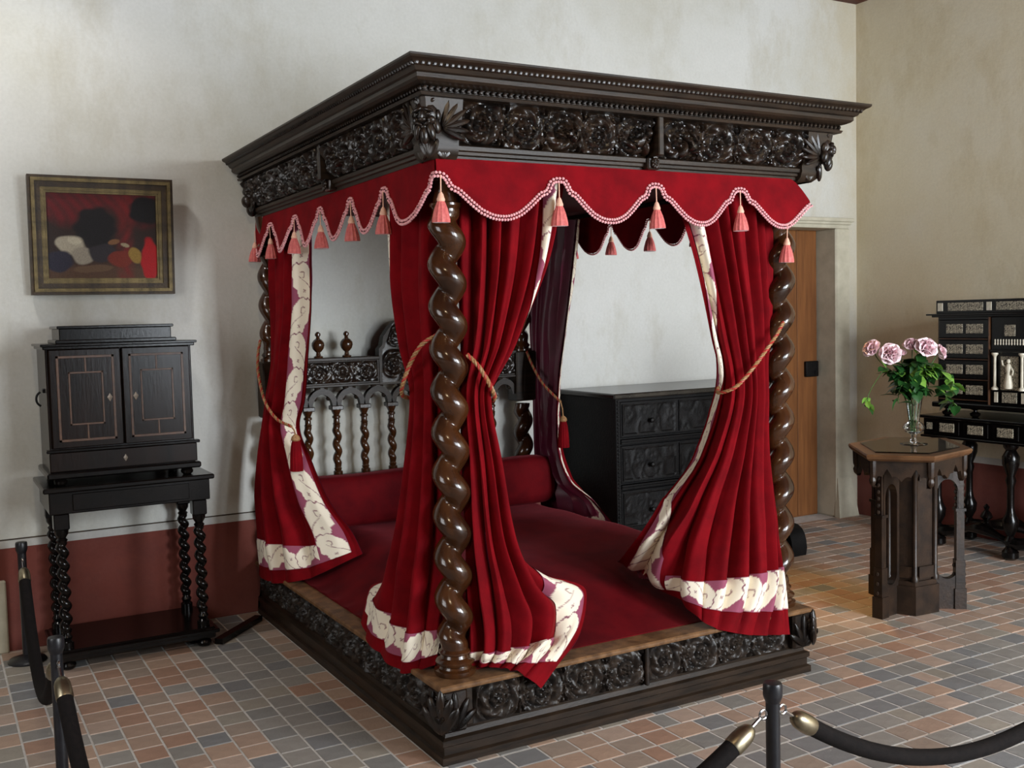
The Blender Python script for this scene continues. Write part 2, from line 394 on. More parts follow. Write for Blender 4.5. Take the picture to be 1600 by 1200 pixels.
for i, (a, b) in enumerate(((.02, .215), (.219, .43), (.434, .645), (.649, .855))):
    obj('plank', MB().bbox(DX0+a, DX0+b, YB+.165, YB+.181, .01, DZ-.005, .004), 'door', door, False)
obj('lock_box', MB().bbox(DX1-.16, DX1-.03, YB+.135, YB+.166, 1.08, 1.20, .006).lathe((DX1-.06, YB+.13, 1.11), [(.018, 0), (.018, .01)], 12, (0, 1, 0)), 'iron', door)
struct('trim_5', MB().bbox(XL, -1.235, YB-.03, YB, 0, .36, .006), 'stone')

# ------------------------------------------------------------------ floor tiles
def proj(P):
    d = np.asarray(P, float)-CAM_POS; z = d@CAM_F
    return 800+1616.9*(d@CAM_R)/z, 600-1616.9*(d@CAM_U)/z, z
def pinkp(x, y):
    if x < -.93: return .55
    if x < -.46: return .9 if y > .4 else .6
    if x < -.105: return .04 if y > -.3 else .3
    if x < 0.0: return .97
    if y > -.145 and x < 1.9: return .5
    if y > -.26 and x < 1.95: return .93
    if y < -.6: return .3 if x < 2.6 else .12
    if x > 1.85 and y > .02: return .82
    if x > 1.85 and y > -.2: return .5
    return .13
TW = .1168
tiles = []
x = -.926-TW*11
while x < -.005:
    y = -2.6+random.random()*.1
    wcol = min(TW, 0.0-x)
    while y < YB:
        L_ = .125+random.uniform(-.012, .016); L2 = min(L_, YB-y)
        if L2 > .03: tiles.append((x, x+wcol, y, y+L2))
        y += L_
    x += TW
y = -.262-TW*22
while y < YB-.02:
    x = 0.0+0.02*random.random()
    while x < XR-.02:
        L_ = random.choice((.122, .13, .128, .118, .14, .085)) if y < .4 else random.choice((.125, .13))
        x2 = min(x+L_, XR)
        tiles.append((x, x2, y, min(y+TW, YB)))
        x += L_
    y += TW
tiles = [t for t in tiles if not (t[0] > .03 and t[1] < 1.78 and t[2] > .03)]
def tarea(t):
    cx, cy = (t[0]+t[1])/2, (t[2]+t[3])/2
    u, v, z = proj((cx, cy, 0))
    if z < .3 or u < -20 or u > 1620 or v < 0 or v > 1215: return 0
    if 1.95 < cx < 3.4 and cy > 1.68: return 0
    if 0 < cx < 1.85 and cy > 0: return 0
    q = [proj((a, b, 0)) for a, b in ((t[0], t[2]), (t[1], t[2]), (t[1], t[3]), (t[0], t[3]))]
    s = 0
    for i in range(4): s += q[i][0]*q[(i+1) % 4][1]-q[(i+1) % 4][0]*q[i][1]
    return abs(s)/2
def tile_mb(mb, x0, x1, y0, y1, dz):
    g = .0045; b = .002; z = dz
    x0 += g; x1 -= g; y0 += g; y1 -= g
    V = [(x0, y0, -.012), (x1, y0, -.012), (x1, y1, -.012), (x0, y1, -.012),
         (x0, y0, z-.0012), (x1, y0, z-.0012), (x1, y1, z-.0012), (x0, y1, z-.0012),
         (x0+b, y0+b, z), (x1-b, y0+b, z), (x1-b, y1-b, z), (x0+b, y1-b, z)]
    F = [(0, 1, 5, 4), (1, 2, 6, 5), (2, 3, 7, 6), (3, 0, 4, 7), (4, 5, 9, 8), (5, 6, 10, 9), (6, 7, 11, 10), (7, 4, 8, 11), (8, 9, 10, 11)]
    mb.add(V, F)
tiles.sort(key=lambda t: -tarea(t))
cache = {}; stuff = MB(); stuff_mi = []
for i, t in enumerate(tiles):
    cx, cy = (t[0]+t[1])/2, (t[2]+t[3])/2
    pk = random.random() < pinkp(cx, cy)
    mi = random.randrange(0, 5) if pk else random.randrange(5, 10)
    dz = random.uniform(-.0005, .0008)
    if i < 300 and tarea(t) > 0:
        key = (round(t[1]-t[0], 3), round(t[3]-t[2], 3), mi)
        if key not in cache:
            mb = MB(); w_, h_ = key[0]/2, key[1]/2
            tile_mb(mb, -w_, w_, -h_, h_, 0)
            cache[key] = mesh_of('floor_tile', mb, TILE_M[mi], False, origin=np.zeros(3))[0]
        link('tile', cache[key], (cx, cy, dz), floor)
    else:
        n0 = len(stuff.f); tile_mb(stuff, *t, dz); stuff_mi += [mi]*(len(stuff.f)-n0)
so = obj('tiles_beyond', stuff, TILE_M, floor, False, kind='stuff')
so.data.polygons.foreach_set('material_index', stuff_mi)

# ------------------------------------------------------------------ carving (height fields)
def scroll_relief(X, Y, W, H, pitch=None, seed=0, figures=()):
    """rinceau of alternating acanthus scrolls; X in 0..W, Y in 0..H; returns 0..1"""
    rs = np.random.RandomState(seed)
    n = max(1, int(round(W/(pitch or H*1.18)))); p = W/n
    h = np.zeros_like(X)
    for i in range(n):
        cx = (i+.5)*p; d = 1 if i % 2 == 0 else -1
        cy = H*(.5+.05*d)
        dx, dy = X-cx, (Y-cy)*1.0
        R = .56*min(p, H*1.15)
        r = np.hypot(dx, dy)+1e-6; th = np.arctan2(dy*d, dx)
        ph = th/(2*PI)+np.log(r/R)/math.log(.44)+rs.rand()*.2
        fr = ph-np.floor(ph)
        ridge = np.clip(np.sin(PI*fr), 0, 1)**.7
        lobes = .80+.20*np.cos(th*6+np.log(r/R)*9+rs.rand()*6)*np.clip(r/R*1.6, 0, 1)
        fall = 1/(1+np.exp((r/R-.98)*22))
        s = ridge*lobes*fall*.8
        ros = np.exp(-(r/(R*.30))**4)*(.72+.28*np.cos(5*np.arctan2(dy, dx)+i))*(.55+.45*np.clip(r/(R*.16), 0, 1))
        h = np.maximum(h, np.maximum(s, ros))
        # leaves springing between scrolls
        for sg in (-1, 1):
            lx, ly = cx+p*.5, H*(.5+.36*sg)
            ddx, ddy = X-lx, Y-ly
            a = np.arctan2(ddy*sg+H*.22, ddx); rr = np.hypot(ddx, ddy*sg+H*.22)
            leaf = np.exp(-((rr-H*.24)/(H*.15))**2)*(.55+.45*np.cos(a*13+rs.rand()*3))*np.exp(-(ddx/(p*.3))**2)
            h = np.maximum(h, leaf*.75)
    for (fx, fy, s, lean) in figures:          # small modelled figures among the scrolls
        for ox, oy, rx, ry, a in ((0, 0, .34, .2, .5), (.22, .22, .13, .13, 0), (-.3, -.12, .26, .1, -.4), (.2, -.16, .12, .26, .3), (-.05, .2, .2, .08, .9)):
            ca, sa = math.cos(a*lean), math.sin(a*lean)
            dx = X-fx-ox*s*lean; dy = Y-fy-oy*s
            u = (dx*ca+dy*sa)/(rx*s); v = (-dx*sa+dy*ca)/(ry*s)
            q = np.clip(1-u*u-v*v, 0, 1)
            h = np.where(q > 0, np.maximum(h*.5, np.sqrt(q)*1.15), h)
    h += .05*np.sin(X*310+2*np.sin(Y*240))*np.sin(Y*280+1.7*np.sin(X*200))*np.clip(h*2, 0, 1)
    e = np.minimum(np.minimum(X, W-X), np.minimum(Y, H-Y))
    return np.clip(h, 0, 1.3)*np.clip(e/(.05*H), 0, 1)
def relief_patch(mb, P0, P1, P2, P3, depth, step=.0045, fn=scroll_relief, **kw):
    """quad P0(left bottom) P1(right bottom) P2(right top) P3(left top) displaced outward"""
    P0, P1, P2, P3 = [np.asarray(p, float) for p in (P0, P1, P2, P3)]
    W = np.linalg.norm(P1-P0); H = np.linalg.norm(P3-P0)
    nx = max(4, int(W/step)); ny = max(4, int(H/step))
    u, v = np.meshgrid(np.linspace(0, 1, nx), np.linspace(0, 1, ny))
    B = (P0*(1-u[..., None])+P1*u[..., None])*(1-v[..., None])+(P3*(1-u[..., None])+P2*u[..., None])*v[..., None]
    N = nrm(np.cross(P1-P0, P3-P0))
    h = fn(u*W, v*H, W, H, **kw)
    mb.grid(B+N*(h*depth)[..., None]); return mb
def ring_pts(x0, x1, y0, yb, o, oy=None):
    oy = o if oy is None else oy
    return [(x0-o, yb), (x0-o, y0-oy), (x1+o, y0-oy), (x1+o, yb)]
def sweep3(mb, prof, x0, x1, y0, yb, ky=1.0):
    """profile [(offset,z)...] swept round left side, foot and right side"""
    n = len(prof); P = np.array([[(*q, z) for q in ring_pts(x0, x1, y0, yb, o, o*ky)] for o, z in prof])
    V = P.reshape(-1, 3); F = []
    for j in range(n-1):
        for i in range(3): F.append((j*4+i, j*4+i+1, (j+1)*4+i+1, (j+1)*4+i))
    F.append(tuple(j*4 for j in range(n))); F.append(tuple(j*4+3 for j in range(n))[::-1])
    return mb.add(V, F)
def eggs_along(mb, a, b, spacing, r, n=6, m=4):
    a, b = np.asarray(a, float), np.asarray(b, float); L = np.linalg.norm(b-a); k = max(1, int(L/spacing))
    for i in range(k): mb.ell(a+(b-a)*(i+.5)/k, r, None, n, m)
def rotz(a):
    c, s = math.cos(a), math.sin(a); return np.array([[c, s, 0], [-s, c, 0], [0, 0, 1.]])
def basis(d, up=(0, 0, 1)):      # rows: right, forward(d), up  (local xyz -> world by row vectors)
    d = nrm(d); r = nrm(np.cross(d, up)); u = np.cross(r, d); return np.array([r, d, u])
def leaf_fan(mb, c, B, n, spread, length, w, start=0.0, curl=.25):
    """fan of carved leaflets in the plane (right, up) of basis B, proud along B[1]"""
    for i in range(n):
        a = start+spread*(i/(n-1)-.5) if n > 1 else start
        L_ = length*(1-.25*abs(i/(max(n-1, 1))-.5)*2)
        d = B[0]*math.sin(a)+B[2]*math.cos(a); s_ = np.cross(d, B[1])
        R = np.array([s_, B[1], d])
        mb.ell(np.asarray(c)+d*L_*.5+B[1]*curl*w, (w, w*.8, L_*.55), R, 8, 6)
def mask_head(mb, c, d, s):
    """bearded grotesque head looking along d, height about 2*s"""
    B = basis(d); c = np.asarray(c, float)
    def E(x, y, z, rx, ry, rz, tilt=0):
        R = B
        if tilt:
            ca, sa = math.cos(tilt), math.sin(tilt); R = np.array([B[0]*ca+B[2]*sa, B[1], -B[0]*sa+B[2]*ca])
        mb.ell(c+(B[0]*x+B[1]*y+B[2]*z)*s, (rx*s, ry*s, rz*s), R, 12, 8)
    E(0, 0, .1, .62, .55, .8); E(0, .5, .05, .13, .26, .3); E(0, .56, -.1, .2, .2, .13)
    for q in (-1, 1):
        E(q*.27, .46, .34, .28, .16, .1, -q*.35); E(q*.26, .44, .14, .12, .12, .09); E(q*.36, .4, -.12, .22, .2, .2)
        E(q*.6, .05, .1, .12, .2, .26); E(q*.2, .5, -.27, .22, .14, .08, q*.5)
        E(q*.3, .3, -.6, .2, .25, .42, q*.25); E(q*.5, .1, -.35, .2, .25, .4, q*.2)
    E(0, .42, -.42, .16, .16, .12); E(0, .36, -.78, .22, .26, .42)
    leaf_fan(mb, c+(B[2]*.62+B[1]*.2)*s, B, 7, 2.4, .75*s, .13*s)

# ------------------------------------------------------------------ the canopy bed
YH = 2.33       # rear end of the bed, just off the wall
bed = thing('canopy_bed', (0.95, 1.15, 0), 'carved dark oak four-poster bed with twisted posts and heavy carved canopy', 'bed')
BX0, BX1 = 0.0, 1.80
# --- plinth
pl = MB(); sweep3(pl, [(0, 0.0), (0, .028), (-.012, .034), (-.012, .062), (-.004, .068), (-.004, .088), (-.02, .094), (-.024, .112), (-.032, .12), (-.032, .27)], BX0, BX1, 0.0, YH)
obj('plinth_moulding', pl, 'moulding', bed, False)
def panel(parent, name, P0, P1, z0, z1, depth, seed, lean=0.0, mat='carved', **kw):
    """carved panel between plan points P0->P1 (outward normal to the right of travel)"""
    P0 = np.asarray(P0, float); P1 = np.asarray(P1, float); t = nrm(P1-P0); nout = np.array([t[1], -t[0]])
    q0 = (*P0, z0); q1 = (*P1, z0); q2 = (*(P1+nout*lean), z1); q3 = (*(P0+nout*lean), z1)
    mb = relief_patch(MB(), q0, q1, q2, q3, depth, seed=seed, **kw)
    return obj(name, mb, mat, parent)
i_ = .03
panel(bed, 'carved_rail', (BX0+i_, YH), (BX0+i_, 0.14), .118, .272, .04, 3, pitch=.21, mat='carvedlow')
panel(bed, 'carved_rail', (BX0+.14, i_), (.90, i_), .118, .272, .04, 4, pitch=.21, mat='carvedlow')
panel(bed, 'carved_rail', (.91, i_), (BX1-.14, i_), .118, .272, .04, 5, pitch=.21, mat='carvedlow')
panel(bed, 'carved_rail', (BX1-i_, .14), (BX1-i_, YH), .118, .272, .04, 6, pitch=.21, mat='carvedlow')
# plinth corner leaf blocks
for (cx, cy, dx, dy) in ((BX0+.05, .05, -1, -1), (BX1-.05, .05, 1, -1)):
    mb = MB(); mb.bbox(cx-.055, cx+.055, cy-.055, cy+.055, .115, .272, .01)
    d = nrm((dx, dy, 0)); B = basis(d); c0 = np.array([cx, cy, .19])
    for q in (-1, 1):
        dd = np.array([dx, 0, 0]) if q < 0 else np.array([0, dy, 0]); Bq = basis(dd)
        for k in range(2):
            leaf_fan(mb, c0+np.array([0, 0, -.06+.0*k])+np.asarray(dd)*.055, Bq, 5, 1.9, .13, .016, 0)
        c1 = c0+np.asarray(dd)*.055+Bq[0]*.0
    leaf_fan(mb, c0+d*.075+np.array([0, 0, -.065]), B, 5, 1.2, .15, .02)
    mask_head(mb, c0+d*.062+np.array([0, 0, .02]), d, .045)
    obj('corner_carving', mb, 'carved', bed)
# divider in the middle of the foot rail
obj('rail_divider', MB().bbox(.896, .914, -.006, .04, .116, .272, .004), 'carved', bed, False)
tp = MB(); sweep3(tp, [(-.05, .268), (.004, .268), (.006, .275), (.006, .283), (.0, .288), (-.32, .288)], BX0, BX1, 0.0, YH)
obj('plinth_top', tp, 'plank', bed, False)
obj('bed_base', MB().box(.06, 1.74, .06, YH-.02, .02, .27), 'moulding', bed, False)

# --- twisted posts
def twist(z0, z1, pitch, rin, rout, hand, nth=28, per=26, ph0=0.0, lean=(0, 0), c=(0, 0)):
    nth = int(nth*1.3)
    nz = int((z1-z0)/pitch*per); z = np.linspace(z0, z1, nz); a = np.arange(nth)*2*PI/nth
    A, Z = np.meshgrid(a, z)
    ph = (hand*A/(2*PI)+(Z-z0)/pitch+ph0) % 1.0
    rr = (rin+rout)/2; fi = ph*2*PI
    R0 = rin+(rout-rin)*(.5+.5*np.cos(fi))**.6
    endf = np.clip(np.minimum(Z-z0, z1-Z)/(pitch*.45), 0, 1); endf = endf*endf*(3-2*endf)
    R = R0*endf+(1-endf)*rr
    t = (Z-z0)/(z1-z0)
    P = np.stack([c[0]+lean[0]*t+R*np.cos(A), c[1]+lean[1]*t+R*np.sin(A), Z], -1)
    return P
def post(x, y, z0, ztop, hand, lean=(0, 0), ph=0.0):
    mb = MB(); zs0, zs1 = z0+.095, ztop-.17
    mb.grid(twist(zs0, zs1, .1525, .029, .0715, hand, c=(x, y), lean=lean, ph0=ph), True)
    p = obj('post', mb, 'post', bed)
    b = MB().lathe((x, y, z0), [(.074, 0), (.078, .008), (.078, .02), (.064, .026), (.060, .034), (.072, .042), (.074, .05), (.068, .058), (.056, .064), (.052, .074), (.060, .08), (.060, .086), (.050, .094), (.046, .10)], 28)
    obj('post_base', b, 'post', p)
    c = MB().lathe((x+lean[0], y+lean[1], zs1), [(.046, -.004), (.052, .004), (.060, .012), (.060, .02), (.046, .026), (.042, .07), (.044, .10), (.050, .104), (.050, .116), (.052, .124), (.054, .14), (.054, .172)], 28)
    obj('post_capital', c, 'post', p)
    return p
ZP = .288; ZT = 2.155
PN = (.115, .115); PR = (1.715, .115)
post(*PN, ZP, ZT, 1, (.03, .035), .35)
post(*PR, ZP, ZT, -1, (.06, .035), .1)
def rear_post(x, y, hand):
    mb = MB()
    mb.grid(twist(1.45, 2.0, .1525, .028, .062, hand, c=(x, y)), True)
    p = obj('post', mb, 'post', bed)
    obj('post_shaft', MB().grid(twist(.36, 1.06, .1525, .028, .062, hand, c=(x, y)), True), 'post', p)
    obj('post_base', MB().lathe((x, y, ZP), [(.07, 0), (.072, .02), (.058, .028), (.064, .045), (.05, .06), (.044, .074)], 24), 'post', p)
    obj('post_capital', MB().lathe((x, y, 1.99), [(.044, 0), (.056, .012), (.044, .03), (.042, .08), (.054, .11), (.062, .165)], 24), 'post', p)
    obj('post_block', MB().bbox(x-.07, x+.07, y-.062, y+.062, 1.08, 1.385, .008), 'moulding', p, False)
    obj('post_collar', MB().lathe((x, y, 1.385), [(.062, 0), (.062, .012), (.048, .02), (.056, .034), (.044, .05), (.044, .068)], 24), 'post', p)
    return p
rear_post(.108, 2.245, 1); rear_post(1.665, 2.245, -1)

# --- canopy
CX0, CX1, CY0 = .070, 1.90, .088
KY = 1.2
tp = MB(); sweep3(tp, [(-.03, 2.155), (0, 2.155), (.002, 2.168), (.012, 2.172), (.012, 2.182), (.022, 2.186), (.024, 2.20), (.012, 2.208), (-.03, 2.212)], CX0, CX1, CY0, YH, KY)
obj('architrave', tp, 'moulding', bed, False)
cn = MB(); sweep3(cn, [(.0, 2.352), (.085, 2.352), (.09, 2.362), (.078, 2.368), (.078, 2.384), (.095, 2.388), (.11, 2.394), (.118, 2.402), (.118, 2.416), (.128, 2.42), (.135, 2.432), (.15, 2.446), (.162, 2.452), (.166, 2.458), (.166, 2.465), (.02, 2.468)], CX0, CX1, CY0, YH, KY)
obj('cornice', cn, 'moulding', bed, False)
eg = MB()
for o, z, sp, r in ((.084, 2.376, .024, (.009, .009, .0085)), (.142, 2.441, .022, (.009, .009, .0095))):
    q = ring_pts(CX0, CX1, CY0, YH, o, o*KY)
    for a, b in ((0, 1), (1, 2), (2, 3)): eggs_along(eg, (*q[a], z), (*q[b], z), sp, r)
tag(obj('egg_moulding', eg, 'carved', bed), kind='stuff')
obj('tester', MB().box(CX0+.01, CX1-.01, CY0+.01, YH, 2.185, 2.2), 'tester', bed, False)
obj('canopy_top', MB().box(CX0-.1, CX1+.1, CY0-.1, YH, 2.455, 2.464), 'moulding', bed, False)
# carved frieze: leaning outward
o0, o1 = .004, .058; zf0, zf1 = 2.206, 2.356
fig = [(.60, .075, .13, 1), (.33+.0, .08, .01, 1)]
def frieze(P0, P1, seed, figures=()):
    return panel(bed, 'carved_frieze', P0, P1, zf0, zf1, .042, seed, lean=o1-o0, pitch=.185, figures=figures)
frieze((CX0-o0, YH), (CX0-o0, 1.11), 11, [(1.02, .07, .13, 1)]); frieze((CX0-o0, 1.07), (CX0-o0, CY0+.07), 12, [(.14, .07, .13, -1)])
frieze((CX0+.09, CY0-o0), (1.0, CY0-o0), 13, [(.78, .07, .15, 1), (.45, .08, .10, 1)]); frieze((1.03, CY0-o0), (CX1-.07, CY0-o0), 14, [(.16, .07, .15, -1)])
frieze((CX1+o0, CY0+.07), (CX1+o0, YH), 15)
obj('frieze_backing', MB().box(CX0+.01, CX1-.01, CY0+.01, YH, 2.2, 2.4), 'moulding', bed, False)
# corner masks with wings
for (cx, cy, dx, dy) in ((CX0, CY0, -1, -1), (CX1, CY0, 1, -1)):
    mb = MB(); d = nrm((dx, dy*1.0, 0)); B = basis(d); c = np.array([cx, cy, 2.285])+d*.055
    P_ = []
    for z_, o_ in ((2.15, .01), (2.165, .026), (2.19, .036), (2.21, .034), (2.235, .042), (2.27, .056), (2.31, .066), (2.335, .07), (2.352, .072)):
        x_, y_ = cx+dx*o_, cy+dy*o_*1.1; xi, yi = cx-dx*.085, cy-dy*.085; q = .012
        P_.append([(xi, y_, z_), (x_-dx*q, y_, z_), (x_, y_-dy*q, z_), (x_, yi, z_), (xi, yi, z_)])
    cbk = obj('corner_block', MB().grid(np.array(P_), True), 'moulding', bed)
    mask_head(mb, c+np.array([0, 0, .0])+d*.0, nrm((dx, dy, -.1)), .075)
    for k, dd in enumerate((np.array([dx, 0, 0.]), np.array([0, dy, 0.]))):
        Bq = basis(dd); side = nrm(np.array([0, -dy, 0.]) if k == 0 else np.array([-dx, 0, 0.]))
        for j in range(6):      # wing feathers spreading along the face
            a = .25+.34*j
            dirv = side*math.sin(a)+np.array([0, 0, 1])*math.cos(a)
            s_ = np.cross(dirv, dd); Lf = .125-.008*j
            cc = np.array([cx, cy, 2.25])+dd*(.066)+side*.006+dirv*Lf*.6
            mb.ell(cc, (.012, .014, Lf*.55), np.array([s_, dd, dirv]), 8, 6)
        leaf_fan(mb, np.array([cx, cy, 2.155])+dd*.02+side*.03, Bq, 4, 1.5, .085, .013)
    leaf_fan(mb, np.array([cx, cy, 2.155])+d*.035, B, 5, 1.0, .09, .016)
    leaf_fan(mb, np.array([cx, cy, 2.33])+d*.075, B, 5, 1.5, .05, .012)
    obj('corner_mask', mb, 'carved', bed)
# ornament at the rear end of the left side
mb = MB(); leaf_fan(mb, (CX0-.03, YH-.06, 2.19), basis((-1, 0, 0)), 5, 2.0, .10, .02); leaf_fan(mb, (CX0-.05, YH-.05, 2.28), basis((-1, 0, 0)), 5, 2.4, .08, .018)
mb.ell((CX0-.05, YH-.05, 2.24), (.035, .035, .035), None, 10, 8).ell((CX0-.03, YH-.05, 2.20), (.03, .03, .04), None, 10, 8)
obj('corner_carving', mb, 'carved', bed)
# small brackets half-way along foot and left side
mb = MB(); mb.bbox(1.002, 1.028, CY0-.09, CY0, 2.206, 2.36, .004); obj('frieze_divider', mb, 'moulding', bed, False)
mb = MB(); mb.bbox(.985, 1.045, CY0-.04, CY0, 2.158, 2.206, .006); mask_head(mb, (1.015, CY0-.045, 2.185), (0, -1, 0), .024); obj('bracket_mask', mb, 'carved', bed)
mb = MB(); mb.bbox(CX0-.07, CX0, 1.075, 1.105, 2.206, 2.36, .004); obj('frieze_divider', mb, 'moulding', bed, False)
mb = MB(); mb.bbox(CX0-.035, CX0, 1.055, 1.125, 2.158, 2.206, .006); mask_head(mb, (CX0-.04, 1.09, 2.185), (-1, 0, 0), .024); obj('bracket_mask', mb, 'carved', bed)

# --- headboard
HY = 2.235
def hb(name, mb, mat='moulding', parent=bed, smooth=False): return obj(name, mb, mat, parent, smooth)
hb('headboard_panel', MB().bbox(.13, 1.61, HY-.03, HY+.03, .288, .70, .006))
hb('headboard_rail', MB().bbox(.13, 1.61, HY-.028, HY+.028, .70, .735, .006))
CXM = .865
for (a, b) in ((.135, .712), (1.02, 1.605)):
    hb('headboard_rail', MB().bbox(a, b, HY-.03, HY+.03, 1.236, 1.376, .005).bbox(a, b, HY-.04, HY+.04, 1.372, 1.392, .004).bbox(a, b, HY-.036, HY+.036, 1.228, 1.244, .004))
    mb = MB(); relief_patch(mb, (a+.012, HY-.031, 1.25), (b-.012, HY-.031, 1.25), (b-.012, HY-.031, 1.368), (a+.012, HY-.031, 1.368), .016, seed=21, pitch=.13)
    obj('rail_carving', mb, 'carved', bed)
# baluster gallery with little arches
bal_prof = lambda z: [(.026, z), (.026, z+.02), (.018, z+.026), (.022, z+.036), (.016, z+.046)]
mbx = MB(); zb0, zb1 = .735, 1.10
mbx.lathe((0, 0, 0), bal_prof(zb0)+[(.016, zb0+.05)], 14)
mbx.grid(twist(zb0+.046, zb1-.085, .082, .0115, .027, 1, 16, 16), True)
mbx.lathe((0, 0, 0), [(.016, zb1-.088), (.022, zb1-.078), (.017, zb1-.07), (.017, zb1-.05), (.023, zb1-.045), (.023, zb1-.035), (.016, zb1-.03), (.03, zb1), (.03, zb1+.004)], 14)
bme, bog = mesh_of('baluster', mbx, 'post', True, origin=np.zeros(3))
caps = MB().bbox(-.034, .034, -.03, .03, 1.10, 1.125, .004)
cme, _ = mesh_of('baluster_capital', caps, 'carved', False, origin=np.zeros(3))
BXS = [.131+.1643*i for i in range(1, 9)]
BXS = [.129, .2915, .456, .6203, .787, .9495, 1.114, 1.278, 1.443, 1.607]
for i, bx in enumerate(BXS):
    if 0 < i < len(BXS)-1:
        b_ = link('baluster', bme, (bx, HY, 0), bed)
        link('baluster_capital', cme, (bx, HY, 0), b_)
for i in range(len(BXS)-1):
    cx = (BXS[i]+BXS[i+1])/2; w = (BXS[i+1]-BXS[i])/2
    mb = MB(); k = 15; V = []; F = []
    for j in range(k):
        a = PI*j/(k-1)
        for y in (-.02, .02):
            for r in (w-.026, w+.004):
                V.append((cx-math.cos(a)*r, HY+y, 1.125+math.sin(a)*r*1.12))
    for j in range(k-1):
        o = 4*j
        F += [(o, o+4, o+5, o+1), (o+2, o+3, o+7, o+6), (o+1, o+5, o+7, o+3), (o, o+2, o+6, o+4)]
    mb.add(V, F)
    for a in (.75, PI-.75): mb.ell((cx-math.cos(a)*(w-.028), HY, 1.125+math.sin(a)*(w-.028)*1.12), (.014, .018, .014), None, 8, 6)
    mb.bbox(cx-.014, cx+.014, HY-.018, HY+.018, 1.125+w*1.05, 1.237, .003)
    for q in (-1, 1): mb.ell((cx+q*.022, HY, 1.222), (.018, .018, .014), None, 8, 6)
    obj('gallery_arch', mb, 'moulding', bed)
fin = MB().lathe((0, 0, 1.392), [(.024, 0), (.026, .008), (.014, .014), (.011, .03), (.018, .036), (.03, .05), (.036, .068), (.034, .084), (.024, .098), (.012, .106), (.009, .116), (.016, .124), (.016, .134), (.006, .144)], 18)
fme, _ = mesh_of('finial', fin, 'post', True, origin=np.zeros(3))
for fx in (.20, .365, .53, 1.20, 1.365, 1.53): link('finial', fme, (fx, HY, 0), bed)
# central crest
cp = [(.712, 1.228), (1.02, 1.228), (1.02, 1.43), (1.0, 1.45), (.99, 1.50), (.95, 1.55), (.915, 1.585), (CXM, 1.60), (.815, 1.585), (.78, 1.55), (.742, 1.50), (.732, 1.45), (.712, 1.43)]
mb = MB(); mb.prism([(x, z) for x, z in cp], -.028, .028)
mb.xform(np.array([[1, 0, 0, 0], [0, 0, -1, HY], [0, 1, 0, 0], [0, 0, 0, 1.]]))
hb('crest', mb)
mb = MB(); relief_patch(mb, (.728, HY-.029, 1.24), (1.004, HY-.029, 1.24), (1.0, HY-.029, 1.43), (.732, HY-.029, 1.43), .02, seed=31, pitch=.14); relief_patch(mb, (.742, HY-.029, 1.43), (.99, HY-.029, 1.43), (.93, HY-.029, 1.575), (.80, HY-.029, 1.575), .016, seed=33, pitch=.13)
mask_head(mb, (CXM, HY-.035, 1.49), (0, -1, 0), .045); leaf_fan(mb, (CXM, HY-.03, 1.47), basis((0, -1, 0)), 9, 3.4, .10, .012)
obj('crest_carving', mb, 'carved', bed)

# --- bedspread and bolster
def smooth01(t): t = np.clip(t, 0, 1); return t*t*(3-2*t)
nx, ny = 90, 110
U, V_ = np.meshgrid(np.linspace(0, 1, nx), np.linspace(0, 1, ny))
X = .075+U*1.66; Y = .10+V_*2.08
f = smooth01((X-.075)/.42)**.7*smooth01((1.745-X)/.12)**.5; g = smooth01((Y-.10)/.75)**.6
Z = .292+.185*f*g+.006*np.sin(X*7+Y*3)*f*g+.004*np.sin(Y*13-X*5)*f*g
Z += .008*np.exp(-((X-.075)/.05)**2)*np.sin(Y*21)**2
Z = np.maximum(Z, .2905)
mb = MB(); mb.grid(np.stack([X, Y, Z], -1))
e = np.stack([X, Y, Z], -1)
for line in (e[0], e[-1], e[:, 0], e[:, -1]):
    low = line.copy(); low[:, 2] = .2885
    mb.grid(np.stack([low, line], 0))
obj('bedspread', mb, 'shaded_cover', None, True, 'crimson velvet bedspread covering the low domed mattress', 'bedspread')
def bolster():
    n = 60; xs = np.linspace(.16, 1.74, n); prof = []
    cy, cz, hy, hz, r = 2.09, .612, .095, .142, 26
    for k in range(r):
        a = 2*PI*k/r; c, s = math.cos(a), math.sin(a); q = (abs(c)**4+abs(s)**4)**-.25
        prof.append((cy+hy*c*q, cz+hz*s*q))
    P = []
    for i, x in enumerate(xs):
        e_ = min(i, n-1-i); k = 1 if e_ > 3 else (.86, .94, .98, .995)[e_]
        P.append([(x, cy+(y-cy)*k, cz+(z-cz)*k+.004*math.sin(x*9)*(z > cz)) for y, z in prof])
    mb = MB(); P = np.array(P); o = mb.n; mb.grid(P, True)
    mb.f.append(tuple(range(r))[::-1]); mb.f.append(tuple((n-1)*r+i for i in range(r)))
    return mb
obj('bolster', bolster(), 'shaded_cover', None, True, 'long square-edged crimson bolster lying against the headboard', 'bolster')

